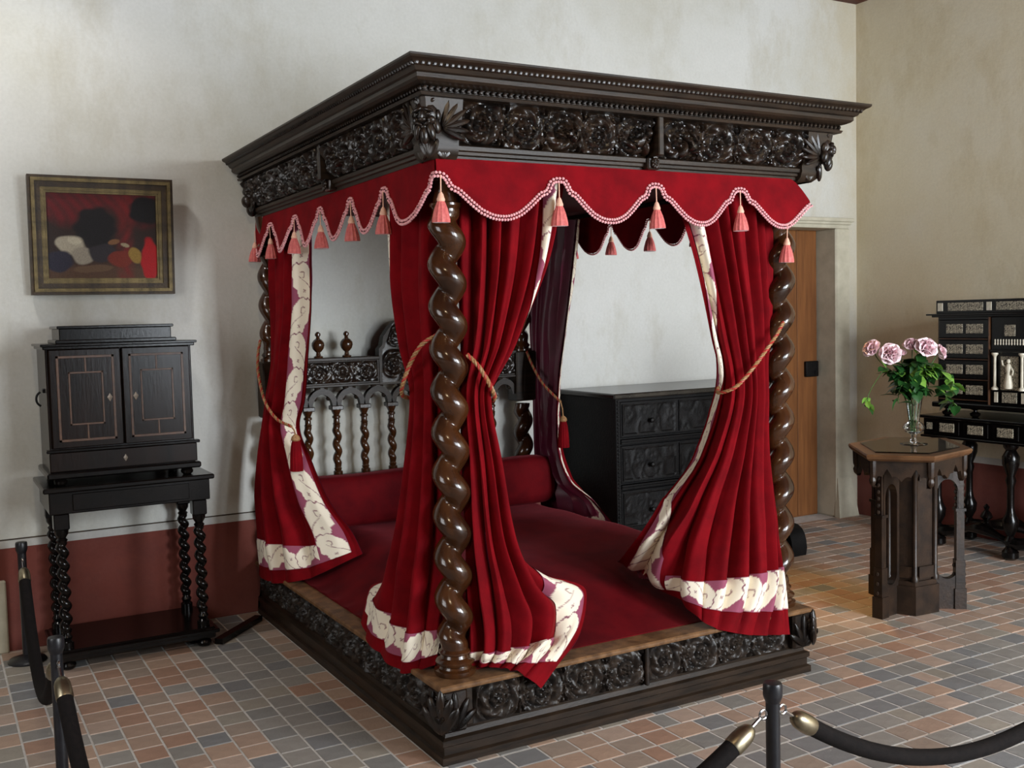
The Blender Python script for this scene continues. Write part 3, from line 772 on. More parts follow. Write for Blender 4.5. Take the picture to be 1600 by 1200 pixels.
# ------------------------------------------------------------------ valances
def val_edge(t):       # scallop outline, t in 0..1 over one lobe; returns 0 (peak) .. 1 (bottom)
    t = np.asarray(t, float); a = np.abs(t-.5)*2       # 0 centre, 1 at peak
    return np.interp(a, [0, .1, .2, .35, .5, .62, .70, .78, .82, .86, .93, 1], [1, .99, .955, .85, .66, .48, .36, .32, .25, .08, .0, .0])
ZV0, ZVP, ZVB = 2.158, 2.098, 1.950
def valance(name, A, B, peaks, label, end_cut=None):
    A = np.asarray(A, float); B = np.asarray(B, float); L_ = np.linalg.norm(B-A); t_ = nrm(B-A); nout = np.array([t_[1], -t_[0]])
    root = thing(name, (*(A+B)/2, ZVB), label, 'valance', 'velvet valances under the canopy')
    nl = len(peaks)-1; N = nl*44+1; s = np.linspace(0, 1, N)
    tl = np.interp(s*L_, peaks, np.arange(nl+1)) % 1.0
    low = ZVP-(ZVP-ZVB)*val_edge(tl)
    wav = .010*np.sin(s*nl*2*PI-1.2)+.004*np.sin(s*31)
    rows = 12; P = np.zeros((rows, N, 3))
    for j in range(rows):
        v = j/(rows-1); off = wav*v*v+.012*v
        z = ZV0+(low-ZV0)*v
        q = A[None]+t_[None]*(s*L_)[:, None]+nout[None]*off[:, None]
        P[j] = np.concatenate([q, z[:, None]], 1)
    if end_cut is not None:     # free end: top corner pulled away, curling outward
        w = np.clip((s*L_-(L_-end_cut))/end_cut, 0, 1)
        for j in range(rows):
            P[j, :, 2] -= (1-j/(rows-1))*w**1.6*.09
            P[j, :, :2] += (nout[None]*(.015*w**2)[:, None])
    N3 = np.array([nout[0], nout[1], 0]); th = .003
    mb = MB(); mb.grid(P+N3*th*.5); mb.grid((P-N3*th*.5)[:, ::-1])
    for a, b in ((0, None), (-1, None)):
        mb.grid(np.stack([P[a]+N3*th*.5, P[a]-N3*th*.5], 0))
    obj('valance_cloth', mb, 'velvet', root)
    # braid
    E = P[-1]; d = np.concatenate([[0], np.cumsum(np.linalg.norm(np.diff(E, axis=0), axis=1))]); T = d[-1]; k = int(T/.0125)
    br = MB(); dot = MB()
    ss = np.linspace(0, T, k)
    pts = np.stack([np.interp(ss, d, E[:, i]) for i in range(3)], 1); tan = np.gradient(pts, axis=0); tan /= np.linalg.norm(tan, axis=1)[:, None]
    for i in range(k):
        per_ = np.cross(tan[i], N3); c = pts[i]+N3*.006
        R = np.array([tan[i], per_, N3])
        for q in (-1, 1): br.ell(c+per_*.0065*q+tan[i]*.003*q, (.0065, .0062, .0055), R, 6, 4)
        if i % 3 == 0: dot.ell(c+N3*.0045, (.003, .003, .0025), R, 5, 4)
    obj('braid', br, 'gimp', root, label='pale pink looped braid along the scalloped edge')
    obj('braid_eyelets', dot, 'gimpdot', root, kind='stuff')
    return root, A, t_, nout, L_
def tassel_mesh():
    h = MB(); h.tube([(0, 0, 0), (0, 0, -.062)], .0022, 6)
    h.lathe((0, 0, -.09), [(.004, .03), (.009, .022), (.012, .012), (.0145, .006), (.0145, 0), (.012, -.004)], 12)
    s = MB(); s.lathe((0, 0, -.166), [(.031, 0), (.0305, .012), (.027, .03), (.022, .05), (.016, .066), (.0125, .074)], 36, rib=.06, ribn=12)
    return mesh_of('tassel_knot', h, 'tasselhead', True, origin=np.zeros(3))[0], mesh_of('tassel_skirt', s, 'tassel', True, origin=np.zeros(3))[0]
T_KNOT, T_SKIRT = tassel_mesh()
def tassels(root, A, t_, nout, L_, pos, dz=0):
    for p in pos:
        q = A+t_*p+nout*.014
        o = link('tassel', T_SKIRT, (q[0], q[1], ZVP-.006+dz+random.uniform(-.006, .004)), root); o.rotation_euler = (random.uniform(-.04, .04), random.uniform(-.04, .04), random.random()*6)
        link('tassel_knot', T_KNOT, WORLD[o], o)
vf = valance('bed_valance', (.074, .076), (1.868, .076), [0, .504, .959, 1.399, 1.857], 'scalloped crimson valance with pink braid along the foot of the bed canopy', .10)
tassels(*vf, [.012, .504, .959, 1.399])
tassels(*vf, [1.665], -.125)
vl = valance('bed_valance', (.074, 2.33), (.074, .076), [-.08, .292, .698, 1.07, 1.45, 1.805, 2.254], 'scalloped crimson valance with tassels along the left side of the canopy, by the painting')
tassels(*vl, [.02, .292, .698, 1.07, 1.45, 1.805])
vr = valance('bed_valance', (1.868, .15), (1.868, 2.33), [-.07, .31, .69, 1.071, 1.426, 1.824, 2.2], 'crimson valance on the far right side, seen from inside the bed in shadow')
tassels(*vr, [.31, .69, 1.071, 1.426, 1.824])

# ------------------------------------------------------------------ curtains
def catmull(xs, Y, x):
    xs = np.asarray(xs, float); Y = np.asarray(Y, float)
    m = np.zeros_like(Y)
    for i in range(len(xs)):
        if i == 0: m[i] = (Y[1]-Y[0])/(xs[1]-xs[0])
        elif i == len(xs)-1: m[i] = (Y[-1]-Y[-2])/(xs[-1]-xs[-2])
        else:
            d0 = (Y[i]-Y[i-1])/(xs[i]-xs[i-1]); d1 = (Y[i+1]-Y[i])/(xs[i+1]-xs[i])
            m[i] = np.where(d0*d1 > 0, 2*d0*d1/(d0+d1+1e-12), 0)*.7+.3*(d0+d1)/2
    i = np.clip(np.searchsorted(xs, x)-1, 0, len(xs)-2); h = (xs[i+1]-xs[i]); t = (x-xs[i])/h
    sh = (-1,)+(1,)*(Y.ndim-1); t = t.reshape(sh); h = h.reshape(sh)
    return (2*t**3-3*t**2+1)*Y[i]+(t**3-2*t**2+t)*h*m[i]+(-2*t**3+3*t**2)*Y[i+1]+(t**3-t**2)*h*m[i+1]
class Drape:
    def __init__(s, rows, nfold, amp, out, seed=0, us=(0, .33, .66, 1), edge_in=0.0, sharp=.55, turn=([0, .8, .92, 1], [1, 1, .2, 0]), turn_u=.86):
        s.turn, s.turn_u = turn, turn_u
        R = np.asarray(rows, float); s.R = R; s.us = us; s.out = np.asarray(out, float)
        mid = R.mean(1); d = np.concatenate([[0], np.cumsum(np.linalg.norm(np.diff(mid, axis=0), axis=1))]); s.vs = d/d[-1]; s.H = d[-1]
        s.nf, s.amp, s.seed, s.edge_in, s.sharp = nfold, amp, seed, edge_in, sharp
        s.rs = np.random.RandomState(seed).rand(8)
    def base(s, u, v):       # u (n,), v (m,) -> (m,n,3)
        A = catmull(s.vs, s.R, v)                 # (m,4,3)
        return np.swapaxes(catmull(s.us, np.swapaxes(A, 0, 1), u), 0, 1)
    def __call__(s, u, v, off=0.0):
        u = np.asarray(u, float); v = np.asarray(v, float); e = 1e-3
        P = s.base(u, v)
        uu = np.clip(u, e, 1-e); vv = np.clip(v, e, 1-e)
        du = s.base(uu+e, v)-s.base(uu-e, v); dv = s.base(u, vv+e)-s.base(u, vv-e)
        N = np.cross(du, dv); N /= np.linalg.norm(N, axis=2)[..., None]+1e-12
        sg = np.sign((N*s.out).sum(2)); sg[sg == 0] = 1; N = N*sg[..., None]
        Ug, Vg = np.meshgrid(u, v)
        w = np.interp(Vg, s.amp[0], s.amp[1])
        ph = Ug*s.nf*2*PI+s.rs[0]*6+.9*np.sin(Ug*5+s.rs[1]*6)+.5*np.sin(Vg*4+s.rs[2]*6)
        f = 2*np.abs(np.sin(ph*.5))**.85-1.15
        f2 = .22*np.sin(ph*1.37+s.rs[3]*6+Vg*3)
        fade = np.clip((1-Ug)/.10, 0.15, 1)*np.clip(Ug/.06, .2, 1)
        disp = w*(f*.75+f2)*fade
        turn = s.edge_in*np.clip((Ug-s.turn_u)/(1-s.turn_u), 0, 1)**1.5*np.interp(Vg, s.turn[0], s.turn[1])
        P = P+N*(disp-turn)[..., None]
        if off:
            Gu = np.gradient(P, axis=1); Gv = np.gradient(P, axis=0); N2 = np.cross(Gu, Gv); N2 /= np.linalg.norm(N2, axis=2)[..., None]+1e-12
            s2 = np.sign((N2*N).sum(2)); s2[s2 == 0] = 1
            P = P+N2*s2[..., None]*off
        return P
CREAM = np.array(lin(236, 226, 206)); MULB = np.array(lin(146, 76, 98)); DK = np.array(lin(128, 76, 92))
def acanthus(S, T):
    """S along the band in band widths, T 0..1 across -> rgb"""
    p = 1.12; best = np.full(S.shape, 9.0); second = np.full(S.shape, 9.0); eye = np.zeros(S.shape, bool); vein = np.zeros(S.shape, bool)
    k0 = np.floor(S/p)
    for dk in (-1, 0, 1, 2):
        k = k0+dk; sg = np.where(k % 2 == 0, 1.0, -1.0)
        ds = S-k*p; dt = (T-(.5+.05*sg))*sg
        u = ds*math.cos(.55)+dt*math.sin(.55); v = -ds*math.sin(.55)+dt*math.cos(.55)
        ang = np.arctan2(v/.44, u/.74)
        r = np.hypot(u/.73, v/.43)/(1+.10*np.cos(11*ang)*np.clip(np.cos(ang*.5+.4), 0, 1))
        second = np.where(r < best, best, np.minimum(second, r)); best = np.minimum(best, r)
        e = np.hypot(u+.22, v-.02); eye |= (np.abs(e-.10) < .022) & (ang > -2.6)
        vein |= (np.abs(v-.16*np.sin(u*3.2)) < .016) & (u > -.1) & (u < .62) & (r < .9)
        cr = ((np.abs(u-.28) < .02) & (np.abs(v+.14) < .07)) | ((np.abs(v+.14) < .02) & (np.abs(u-.28) < .07)); eye |= cr
    leaf = best < 1.0
    sep = (second-best < .06) & (best > .35)
    col = np.where(leaf[..., None], CREAM, MULB)
    col = np.where((sep & leaf)[..., None], DK, col)
    col = np.where((eye | vein)[..., None], MULB*.5+CREAM*.25, col)
    edge = (T < .035) | (T > .965)
    return np.where(edge[..., None], MULB, col)
def curtain(label, parts, group='velvet bed curtains'):
    """parts: list of dicts(drape, width, band width...) hung at one post"""
    ctr = np.mean([p['d'].R[0].mean(0) for p in parts], axis=0)
    root = thing('bed_curtain', (ctr[0], ctr[1], .3), label, 'curtain', group)
    for p in parts:
        D = p['d']; nu, nv = p.get('n', (130, 120)); u = np.linspace(0, 1, nu); v = np.linspace(0, 1, nv)
        mb = MB(); mb.grid(D(u, v)); c = obj('curtain_panel', mb, 'velvet', root)
        mb = MB(); mb.grid(D(u, v, -.004)); obj('lining', mb, p.get('lining', 'lining'), c)
        Wc = p['w']; b0, b1 = p.get('b', (.05, .135)); bw = b1-b0; h0, h1 = p.get('h', (b0, b1)); off = p.get('off', .0035)
        for sgn in ((1, -1) if p.get('both') else (1,)):
            # band down the leading edge
            vs_ = np.linspace(.0, 1-h0/D.H, 520); bfv = np.interp(vs_, *p.get('bf', ([0, 1], [1, 1]))); P = np.zeros((520, 27, 3))
            for j_, (v_, k_) in enumerate(zip(vs_, bfv)):
                P[j_] = D(np.linspace(1-b1*k_/Wc, 1-b0*k_/Wc, 27), np.clip([v_-.002, v_, v_+.002], 0, 1) if .003 < v_ < .997 else [v_, v_+.002, v_+.004], off*sgn*(1 if sgn > 0 else 2.2))[1 if .003 < v_ < .997 else 0]
            T, S = np.meshgrid(np.linspace(0, 1, 27), vs_*D.H/bw)
            mb = MB(); mb.grid(P); mb.col = acanthus(S, T).reshape(-1, 3); obj('border_band', mb, 'band', c, label='cream leaf-scroll border band')
            # band along the hem
            us = np.linspace(0.0, 1-b1/Wc, 300); vs_ = np.linspace(1-h1/D.H, 1-h0/D.H, 27)
            P = D(us, vs_, off*sgn*(1 if sgn > 0 else 2.2)); S, T = np.meshgrid(us*Wc/(h1-h0), np.linspace(0, 1, 27))
            mb = MB(); mb.grid(P); mb.col = acanthus(S, T).reshape(-1, 3); obj('border_band', mb, 'band', c, label='cream leaf-scroll border band')
    return root
AMP = ([0, .2, .42, .55, .8, .93, 1], [.040, .045, .026, .030, .055, .038, .014])
NL = Drape([
 [(.17, .19, 2.14), (.125, .33, 2.14), (.12, .50, 2.14), (.14, .68, 2.14)],
 [(.17, .19, 1.75), (.115, .33, 1.75), (.11, .50, 1.75), (.14, .655, 1.75)],
 [(.17, .19, 1.5), (.10, .28, 1.5), (.09, .42, 1.5), (.13, .53, 1.5)],
 [(.16, .19, 1.30), (.08, .23, 1.30), (.07, .30, 1.30), (.12, .375, 1.30)],
 [(.16, .19, 1.05), (.07, .23, 1.05), (.06, .34, 1.05), (.12, .42, 1.05)],
 [(.15, .19, .80), (.05, .23, .80), (.04, .38, .80), (.12, .51, .80)],
 [(.12, .19, .55), (.02, .24, .55), (.02, .48, .55), (.13, .76, .52)],
 [(.09, .18, .40), (-.005, .26, .38), (.0, .55, .40), (.11, .95, .42)],
 [(.06, .17, .31), (-.022, .30, .262), (-.022, .58, .28), (.03, .84, .31)]], 4, AMP, (-1, -.2, 0), 3, edge_in=.05)
NR = Drape([
 [(.20, .18, 2.14), (.34, .125, 2.14), (.50, .125, 2.14), (.66, .14, 2.14)],
 [(.20, .18, 1.82), (.32, .115, 1.82), (.45, .115, 1.82), (.575, .13, 1.82)],
 [(.20, .17, 1.5), (.27, .10, 1.5), (.34, .09, 1.5), (.41, .12, 1.5)],
 [(.19, .17, 1.30), (.21, .08, 1.30), (.245, .07, 1.30), (.28, .11, 1.30)],
 [(.19, .17, 1.05), (.22, .07, 1.05), (.275, .06, 1.05), (.33, .12, 1.05)],
 [(.19, .16, .78), (.23, .06, .78), (.31, .06, .78), (.40, .13, .78)],
 [(.18, .15, .58), (.25, .04, .58), (.38, .06, .58), (.565, .16, .585)],
 [(.17, .13, .44), (.26, .03, .45), (.45, .06, .46), (.80, .26, .455)],
 [(.16, .12, .36), (.25, .02, .37), (.42, .03, .37), (.69, .13, .365)],
 [(.155, .115, .335), (.235, .03, .335), (.34, -.008, .325), (.53, -.004, .318)],
 [(.15, .11, .31), (.22, .04, .31), (.29, -.015, .30), (.39, -.04, .22)]], 6, AMP, (.1, -1, 0), 5, edge_in=.11, turn=([0, .40, .52, .74, .82, 1], [0, 0, 1, 1, 0, 0]), turn_u=.76)
curtain('crimson curtain drawn round the nearest twisted post in two swags', [dict(d=NL, w=.95, b=(.05, .16), h=(.05, .16)), dict(d=NR, w=.95, b=(.05, .19), h=(.05, .155), bf=([0, .2, .38, .48, .74, .83, 1], [1, .85, .5, .22, .22, 1, 1]))])
RC = Drape([
 [(1.76, .17, 2.14), (1.57, .125, 2.14), (1.37, .125, 2.14), (1.16, .14, 2.14)],
 [(1.75, .17, 1.82), (1.58, .115, 1.82), (1.42, .115, 1.82), (1.275, .13, 1.82)],
 [(1.73, .16, 1.5), (1.60, .10, 1.5), (1.47, .095, 1.5), (1.36, .13, 1.5)],
 [(1.69, .15, 1.27), (1.60, .09, 1.27), (1.50, .085, 1.27), (1.405, .12, 1.27)],
 [(1.69, .15, 1.02), (1.57, .08, 1.02), (1.43, .075, 1.02), (1.31, .13, 1.02)],
 [(1.69, .13, .80), (1.54, .06, .80), (1.33, .07, .80), (1.15, .16, .80)],
 [(1.685, .10, .62), (1.52, .03, .62), (1.26, .06, .62), (1.07, .30, .62)],
 [(1.67, .03, .46), (1.5, -.0, .46), (1.22, .05, .46), (1.10, .46, .50)],
 [(1.645, -.03, .20), (1.39, -.03, .245), (1.19, .02, .335), (1.19, .56, .478)]], 8, AMP, (-.2, -1, 0), 8, edge_in=.11, turn=([0, .40, .52, .74, .82, 1], [0, 0, 1, 1, 0, 0]), turn_u=.78)
curtain('crimson curtain tied to the right front post, broad hem over the bed edge', [dict(d=RC, w=1.0, b=(.05, .19), h=(.06, .175), bf=([0, .2, .38, .48, .74, .86, 1], [1, .85, .5, .25, .25, .9, 1]))])
LC = Drape([
 [(.13, 2.24, 2.14), (.115, 2.02, 2.14), (.115, 1.80, 2.14), (.13, 1.60, 2.14)],
 [(.13, 2.24, 1.7), (.10, 2.02, 1.7), (.10, 1.82, 1.7), (.13, 1.63, 1.7)],
 [(.12, 2.22, 1.4), (.07, 2.05, 1.4), (.07, 1.88, 1.4), (.12, 1.69, 1.4)],
 [(.08, 2.2, 1.2), (.03, 2.06, 1.2), (.05, 1.92, 1.2), (.12, 1.76, 1.2)],
 [(.06, 2.2, 1.06), (.01, 2.08, 1.06), (.04, 1.98, 1.06), (.12, 1.86, 1.06)],
 [(.03, 2.2, .9), (-.01, 2.06, .9), (.04, 1.92, .9), (.14, 1.76, .9)],
 [(.0, 2.2, .7), (-.02, 2.03, .7), (.05, 1.84, .7), (.18, 1.62, .7)],
 [(-.01, 2.2, .52), (-.03, 1.98, .52), (.07, 1.76, .52), (.26, 1.53, .55)],
 [(-.025, 2.2, .24), (-.035, 1.9, .265), (.07, 1.68, .315), (.30, 1.50, .445)]], 4, AMP, (-1, -.6, 0), 12)
curtain('crimson curtain with cream border tied back at the rear left post', [dict(d=LC, w=.9, b=(.045, .20), h=(.055, .165))])
BC = Drape([
 [(1.74, 2.22, 2.14), (1.77, 2.02, 2.14), (1.77, 1.86, 2.14), (1.74, 1.70, 2.14)],
 [(1.73, 2.22, 1.85), (1.76, 2.04, 1.85), (1.76, 1.89, 1.85), (1.73, 1.75, 1.85)],
 [(1.72, 2.22, 1.5), (1.74, 2.08, 1.5), (1.74, 1.95, 1.5), (1.71, 1.81, 1.5)],
 [(1.72, 2.2, 1.16), (1.74, 2.09, 1.16), (1.74, 1.98, 1.16), (1.69, 1.87, 1.16)],
 [(1.72, 2.2, .82), (1.75, 2.1, .82), (1.75, 2.0, .82), (1.70, 1.91, .82)],
 [(1.73, 2.2, .62), (1.77, 2.06, .62), (1.77, 1.93, .62), (1.73, 1.84, .62)],
 [(1.75, 2.2, .50), (1.79, 2.0, .50), (1.80, 1.8, .50), (1.76, 1.62, .52)],
 [(1.77, 2.2, .30), (1.81, 2.0, .30), (1.82, 1.8, .30), (1.77, 1.46, .43)]], 4, AMP, (1, 0, 0), 15)
curtain('plum-lined curtain tied back at the rear right post beside the dark chest', [dict(d=BC, w=.9, b=(.02, .09), both=True)])

# ------------------------------------------------------------------ tie-back cords
def spline(pts, n=60):
    pts = np.asarray(pts, float); d = np.concatenate([[0], np.cumsum(np.linalg.norm(np.diff(pts, axis=0), axis=1))])
    return catmull(d, pts, np.linspace(0, d[-1], n))
def cord(label, pts, tassel=None, r=.0066):
    P = spline(pts, 90); T = np.gradient(P, axis=0); T /= np.linalg.norm(T, axis=1)[:, None]
    d = np.concatenate([[0], np.cumsum(np.linalg.norm(np.diff(P, axis=0), axis=1))])
    u = nrm(np.cross(T[0], (0, 0, 1))); fr = []
    for i in range(len(P)):
        u = nrm(u-T[i]*np.dot(u, T[i])); fr.append((u, np.cross(T[i], u)))
    c = P.mean(0)
    root = thing('tieback_cord', P[0], label, 'cord', 'twisted tie-back cords')
    for k in range(3):
        a = d/.045*2*PI+k*2*PI/3
        Q = np.array([P[i]+(fr[i][0]*math.cos(a[i])+fr[i][1]*math.sin(a[i]))*r*.62 for i in range(len(P))])
        obj('strand', MB().tube(Q, r*.72, 6), 'cord2' if k == 2 else 'cord', root)
    if tassel is not None:
        t = np.asarray(tassel, float)
        obj('tassel_cord', MB().tube([P[-1], (P[-1]+t)/2+np.array([.004, 0, 0]), t], .004, 6), 'cord', root)
        h = MB().lathe(t, [(.008, 0), (.02, -.012), (.024, -.026), (.018, -.034)], 14)
        obj('tassel_knot', h, 'cord', root)
        s_ = MB().lathe(t, [(.018, -.032), (.025, -.06), (.03, -.11), (.032, -.16), (.033, -.185)], 40, rib=.05, ribn=14)
        obj('tassel_skirt', s_, 'velvet', root)
    return root
cord('gold twisted cord round the left swag of the nearest curtain', [(.10, .165, 1.53), (.055, .19, 1.50), (.022, .24, 1.42), (.012, .285, 1.345), (.03, .325, 1.305), (.10, .345, 1.29), (.16, .31, 1.31), (.17, .25, 1.38), (.16, .19, 1.46)])
cord('gold twisted cord round the right swag of the nearest curtain', [(.17, .06, 1.46), (.20, .035, 1.42), (.235, .025, 1.36), (.27, .045, 1.305), (.285, .10, 1.285), (.25, .16, 1.33), (.20, .17, 1.42)])
cord('gold twisted cord tying the right front curtain to its post', [(1.70, .05, 1.54), (1.62, .025, 1.47), (1.52, .025, 1.37), (1.42, .045, 1.275), (1.385, .11, 1.25), (1.45, .17, 1.28), (1.60, .18, 1.42), (1.68, .17, 1.5)])
cord('gold twisted cord with red tassel on the rear left curtain', [(.045, 2.235, 1.50), (.02, 2.2, 1.43), (-.005, 2.12, 1.32), (-.01, 2.02, 1.20), (.02, 1.90, 1.10), (.06, 1.80, 1.07)], tassel=(.075, 1.785, 1.03))
cord('gold twisted cord with red tassel on the plum-lined rear right curtain', [(1.66, 2.17, 1.38), (1.655, 2.10, 1.30), (1.66, 2.0, 1.20), (1.675, 1.90, 1.13), (1.69, 1.845, 1.09)], tassel=(1.695, 1.83, 1.01))

# ------------------------------------------------------------------ cabinet on stand (left)
st = thing('cabinet_stand', (-.71, 2.09, 0), 'black table stand with thin barley-twist legs and low shelf, under the painting', 'stand')
SX0, SX1, SY0, SY1 = -1.055, -.350, 1.875, 2.32
obj('stand_top', MB().bbox(SX0-.035, SX1+.03, SY0-.03, SY1+.01, .838, .862, .008), 'ebony', st, False)
obj('frieze_drawer', MB().bbox(SX0-.01, SX1+.01, SY0-.005, SY1, .735, .838, .004).bbox(SX0+.09, SX1-.09, SY0-.012, SY0, .748, .826, .004), 'ebony', st, False)
leg = MB()
leg.bbox(-.034, .034, -.034, .034, .66, .736, .005).lathe((0, 0, 0), [(.02, .60), (.026, .61), (.018, .62), (.03, .64), (.032, .66)], 16)
leg.grid(twist(.175, .605, .062, .013, .030, 1, 18, 18), True)
leg.lathe((0, 0, 0), [(.03, .10), (.03, .13), (.02, .14), (.026, .155), (.018, .17), (.016, .18)], 16)
lme, _ = mesh_of('stand_leg', leg, 'ebony', True, origin=np.zeros(3))
foot = MB().lathe((0, 0, 0), [(.02, 0), (.032, .008), (.036, .022), (.030, .036), (.022, .044)], 16)
fme2, _ = mesh_of('bun_foot', foot, 'ebony', True, origin=np.zeros(3))
for lx in (SX0+.04, SX1-.04):
    for ly in (SY0+.035, SY1-.04):
        l_ = link('leg', lme, (lx, ly, 0), st); link('bun_foot', fme2, (lx, ly, 0), l_)
obj('low_shelf', MB().bbox(SX0-.005, SX1+.01, SY0-.01, SY1, .044, .10, .008).bbox(SX0-.02, SX1+.025, SY0-.03, SY1+.01, .074, .092, .006), 'ebony', st, False)
cb = thing('cabinet', (-.72, 2.1, .862), 'dark walnut two-door cabinet with small stepped top on the black stand', 'cabinet')
KX0, KX1, KY0, KY1 = -1.045, -.392, 1.90, 2.31
for fx in (KX0+.04, KX1-.04):
    for fy in (KY0+.03, KY1-.04):
        obj('bun_foot', MB().lathe((fx, fy, .862), [(.018, 0), (.028, .008), (.03, .02), (.02, .034)], 14), 'ebony', cb)
obj('base', MB().bbox(KX0-.02, KX1+.02, KY0-.02, KY1, .895, .925, .008), 'ebony', cb, False)
obj('body', MB().bbox(KX0, KX1, KY0+.02, KY1, .92, 1.50, .004), 'walnut', cb, False)
dr = obj('drawer', MB().bbox(KX0-.005, KX1+.005, KY0-.008, KY0+.03, .928, 1.018, .004), 'walnut', cb, False)
obj('drawer_moulding', MB().bbox(KX0-.018, KX1+.018, KY0-.02, KY0+.03, 1.018, 1.032, .005), 'ebony', cb, False)
def lozenge(c, s, parent, mat='keyplate'):
    x, y, z = c; mb = MB().add([(x-s*.62, y, z), (x, y, z-s), (x+s*.62, y, z), (x, y, z+s), (x, y-.005, z)], [(0, 1, 4), (1, 2, 4), (2, 3, 4), (3, 0, 4)])
    obj('keyhole_plate', mb, mat, parent, False, label='small pale lozenge keyhole plate')
lozenge((-.72, KY0-.009, .972), .017, dr)
for k, (a, b) in enumerate(((KX0+.012, -.7215), (-.7155, KX1-.012))):
    d_ = obj('door', MB().bbox(a, b, KY0, KY0+.03, 1.036, 1.492, .004), 'walnut', cb, False)
    m = (a+b)/2
    def strip(x0, x1, z0, z1): return obj('inlay_strip', MB().bbox(x0, x1, KY0-.003, KY0+.002, z0, z1, .001), 'inlay', d_, False)
    A0, A1, Z0, Z1 = a+.03, b-.03, 1.065, 1.462
    strip(A0, A1, Z0, Z0+.011); strip(A0, A1, Z1-.011, Z1); strip(A0, A0+.011, Z0, Z1); strip(A1-.011, A1, Z0, Z1)
    strip(A0+.05, A1-.05, Z0+.075, Z0+.083); strip(A0+.05, A1-.05, Z1-.083, Z1-.075)
    strip(A0+.05, A0+.058, Z0+.075, Z1-.075); strip(A1-.058, A1-.05, Z0+.075, Z1-.075)
    strip(m-.004, m+.004, Z0+.011, Z0+.075); strip(m-.004, m+.004, Z1-.075, Z1-.011)
    lozenge((b-.055 if k == 0 else a+.055, KY0-.004, 1.262), .02, d_)
obj('cornice', MB().bbox(KX0-.012, KX1+.012, KY0-.012, KY1, 1.492, 1.508, .005).bbox(KX0-.022, KX1+.022, KY0-.022, KY1, 1.506, 1.518, .005), 'ebony', cb, False)
obj('stepped_top', MB().bbox(-.995, -.45, KY0+.05, KY1-.02, 1.517, 1.535, .012).bbox(-.975, -.47, KY0+.07, KY1-.03, 1.53, 1.588, .004).bbox(-.985, -.46, KY0+.058, KY1-.025, 1.586, 1.60, .006), 'ebony', cb, False)
hd = MB(); a = np.linspace(-1.2, 1.2, 14)
hd.tube([(KX0-.006-.03*math.cos(q), 2.03, 1.262+.035*math.sin(q)) for q in a], .005, 8).bbox(KX0-.008, KX0+.004, 2.01, 2.05, 1.29, 1.31, .003)
obj('side_handle', hd, 'iron', cb)

bt = MB(); A_ = np.array([-.325, 1.885]); B_ = np.array([-.04, 2.18]); t_ = nrm(B_-A_); n_ = np.array([-t_[1], t_[0]])*.022
bt.prism([tuple(A_-n_), tuple(B_-n_), tuple(B_+n_), tuple(A_+n_)], 0.0015, .03)
obj('floor_bar', bt, 'ebony', None, False, 'dark bar on the floor between the cabinet stand and the bed', 'bar')  # narrow dark strip laid on the floor from stand to bed

# ------------------------------------------------------------------ framed painting (leans forward at the top)
pt = thing('framed_painting', (-.71, 2.345, 1.755), 'dark gilt framed painting of a dim red-curtained interior above the cabinet', 'painting')
def lean(mb):
    V = np.concatenate(mb.v); t = (V[:, 2]-1.755); V[:, 1] -= t*.085; mb.v = [V]; return mb
px0, px1, pz0, pz1 = -1.052, -.372, 1.755, 2.335
fy = 2.352
def frame_ring(o0, o1, h, mat, name):
    x0, x1, z0, z1 = px0+o0, px1-o0, pz0+o0, pz1-o0; X0, X1, Z0, Z1 = px0+o1, px1-o1, pz0+o1, pz1-o1
    for nm, q in (('bottom', [(x0, z0), (x1, z0), (X1, Z0), (X0, Z0)]), ('top', [(X0, Z1), (X1, Z1), (x1, z1), (x0, z1)]), ('l', [(x0, z0), (X0, Z0), (X0, Z1), (x0, z1)]), ('r', [(X1, Z0), (x1, z0), (x1, z1), (X1, Z1)])):
        V = [(a, fy, b) for a, b in q]+[(a, fy-h, b) for a, b in q]
        mb = MB().add(V, [(0, 3, 2, 1), (4, 5, 6, 7), (0, 1, 5, 4), (1, 2, 6, 5), (2, 3, 7, 6), (3, 0, 4, 7)])
        obj(name, lean(mb), mat, pt, False)
frame_ring(0, .014, .045, 'giltdark', 'frame_edge'); frame_ring(.014, .03, .055, 'gilt', 'frame_rib')
frame_ring(.03, .056, .04, 'giltdark', 'frame_cove'); frame_ring(.056, .072, .034, 'gilt', 'frame_rib'); frame_ring(.072, .082, .028, 'gilt', 'frame_slip')
nx, ny = 150, 120
U, V_ = np.meshgrid(np.linspace(0, 1, nx), np.linspace(0, 1, ny))
def blob(cx, cy, rx, ry, a=0, p=2.0):
    dx, dy = U-cx, V_-cy; c, s = math.cos(a), math.sin(a)
    q = ((dx*c+dy*s)/rx)**2+((-dx*s+dy*c)/ry)**2
    wob = .25*np.sin(U*31+V_*17)+.2*np.sin(V_*43-U*11)
    return np.clip(1.35-q*(1+wob*.5), 0, 1)[..., None]
pic = np.ones((ny, nx, 3))*np.array(lin(44, 32, 28))
def put(col, m): 
    global pic
    pic = pic*(1-m)+np.array(lin(*col))*m
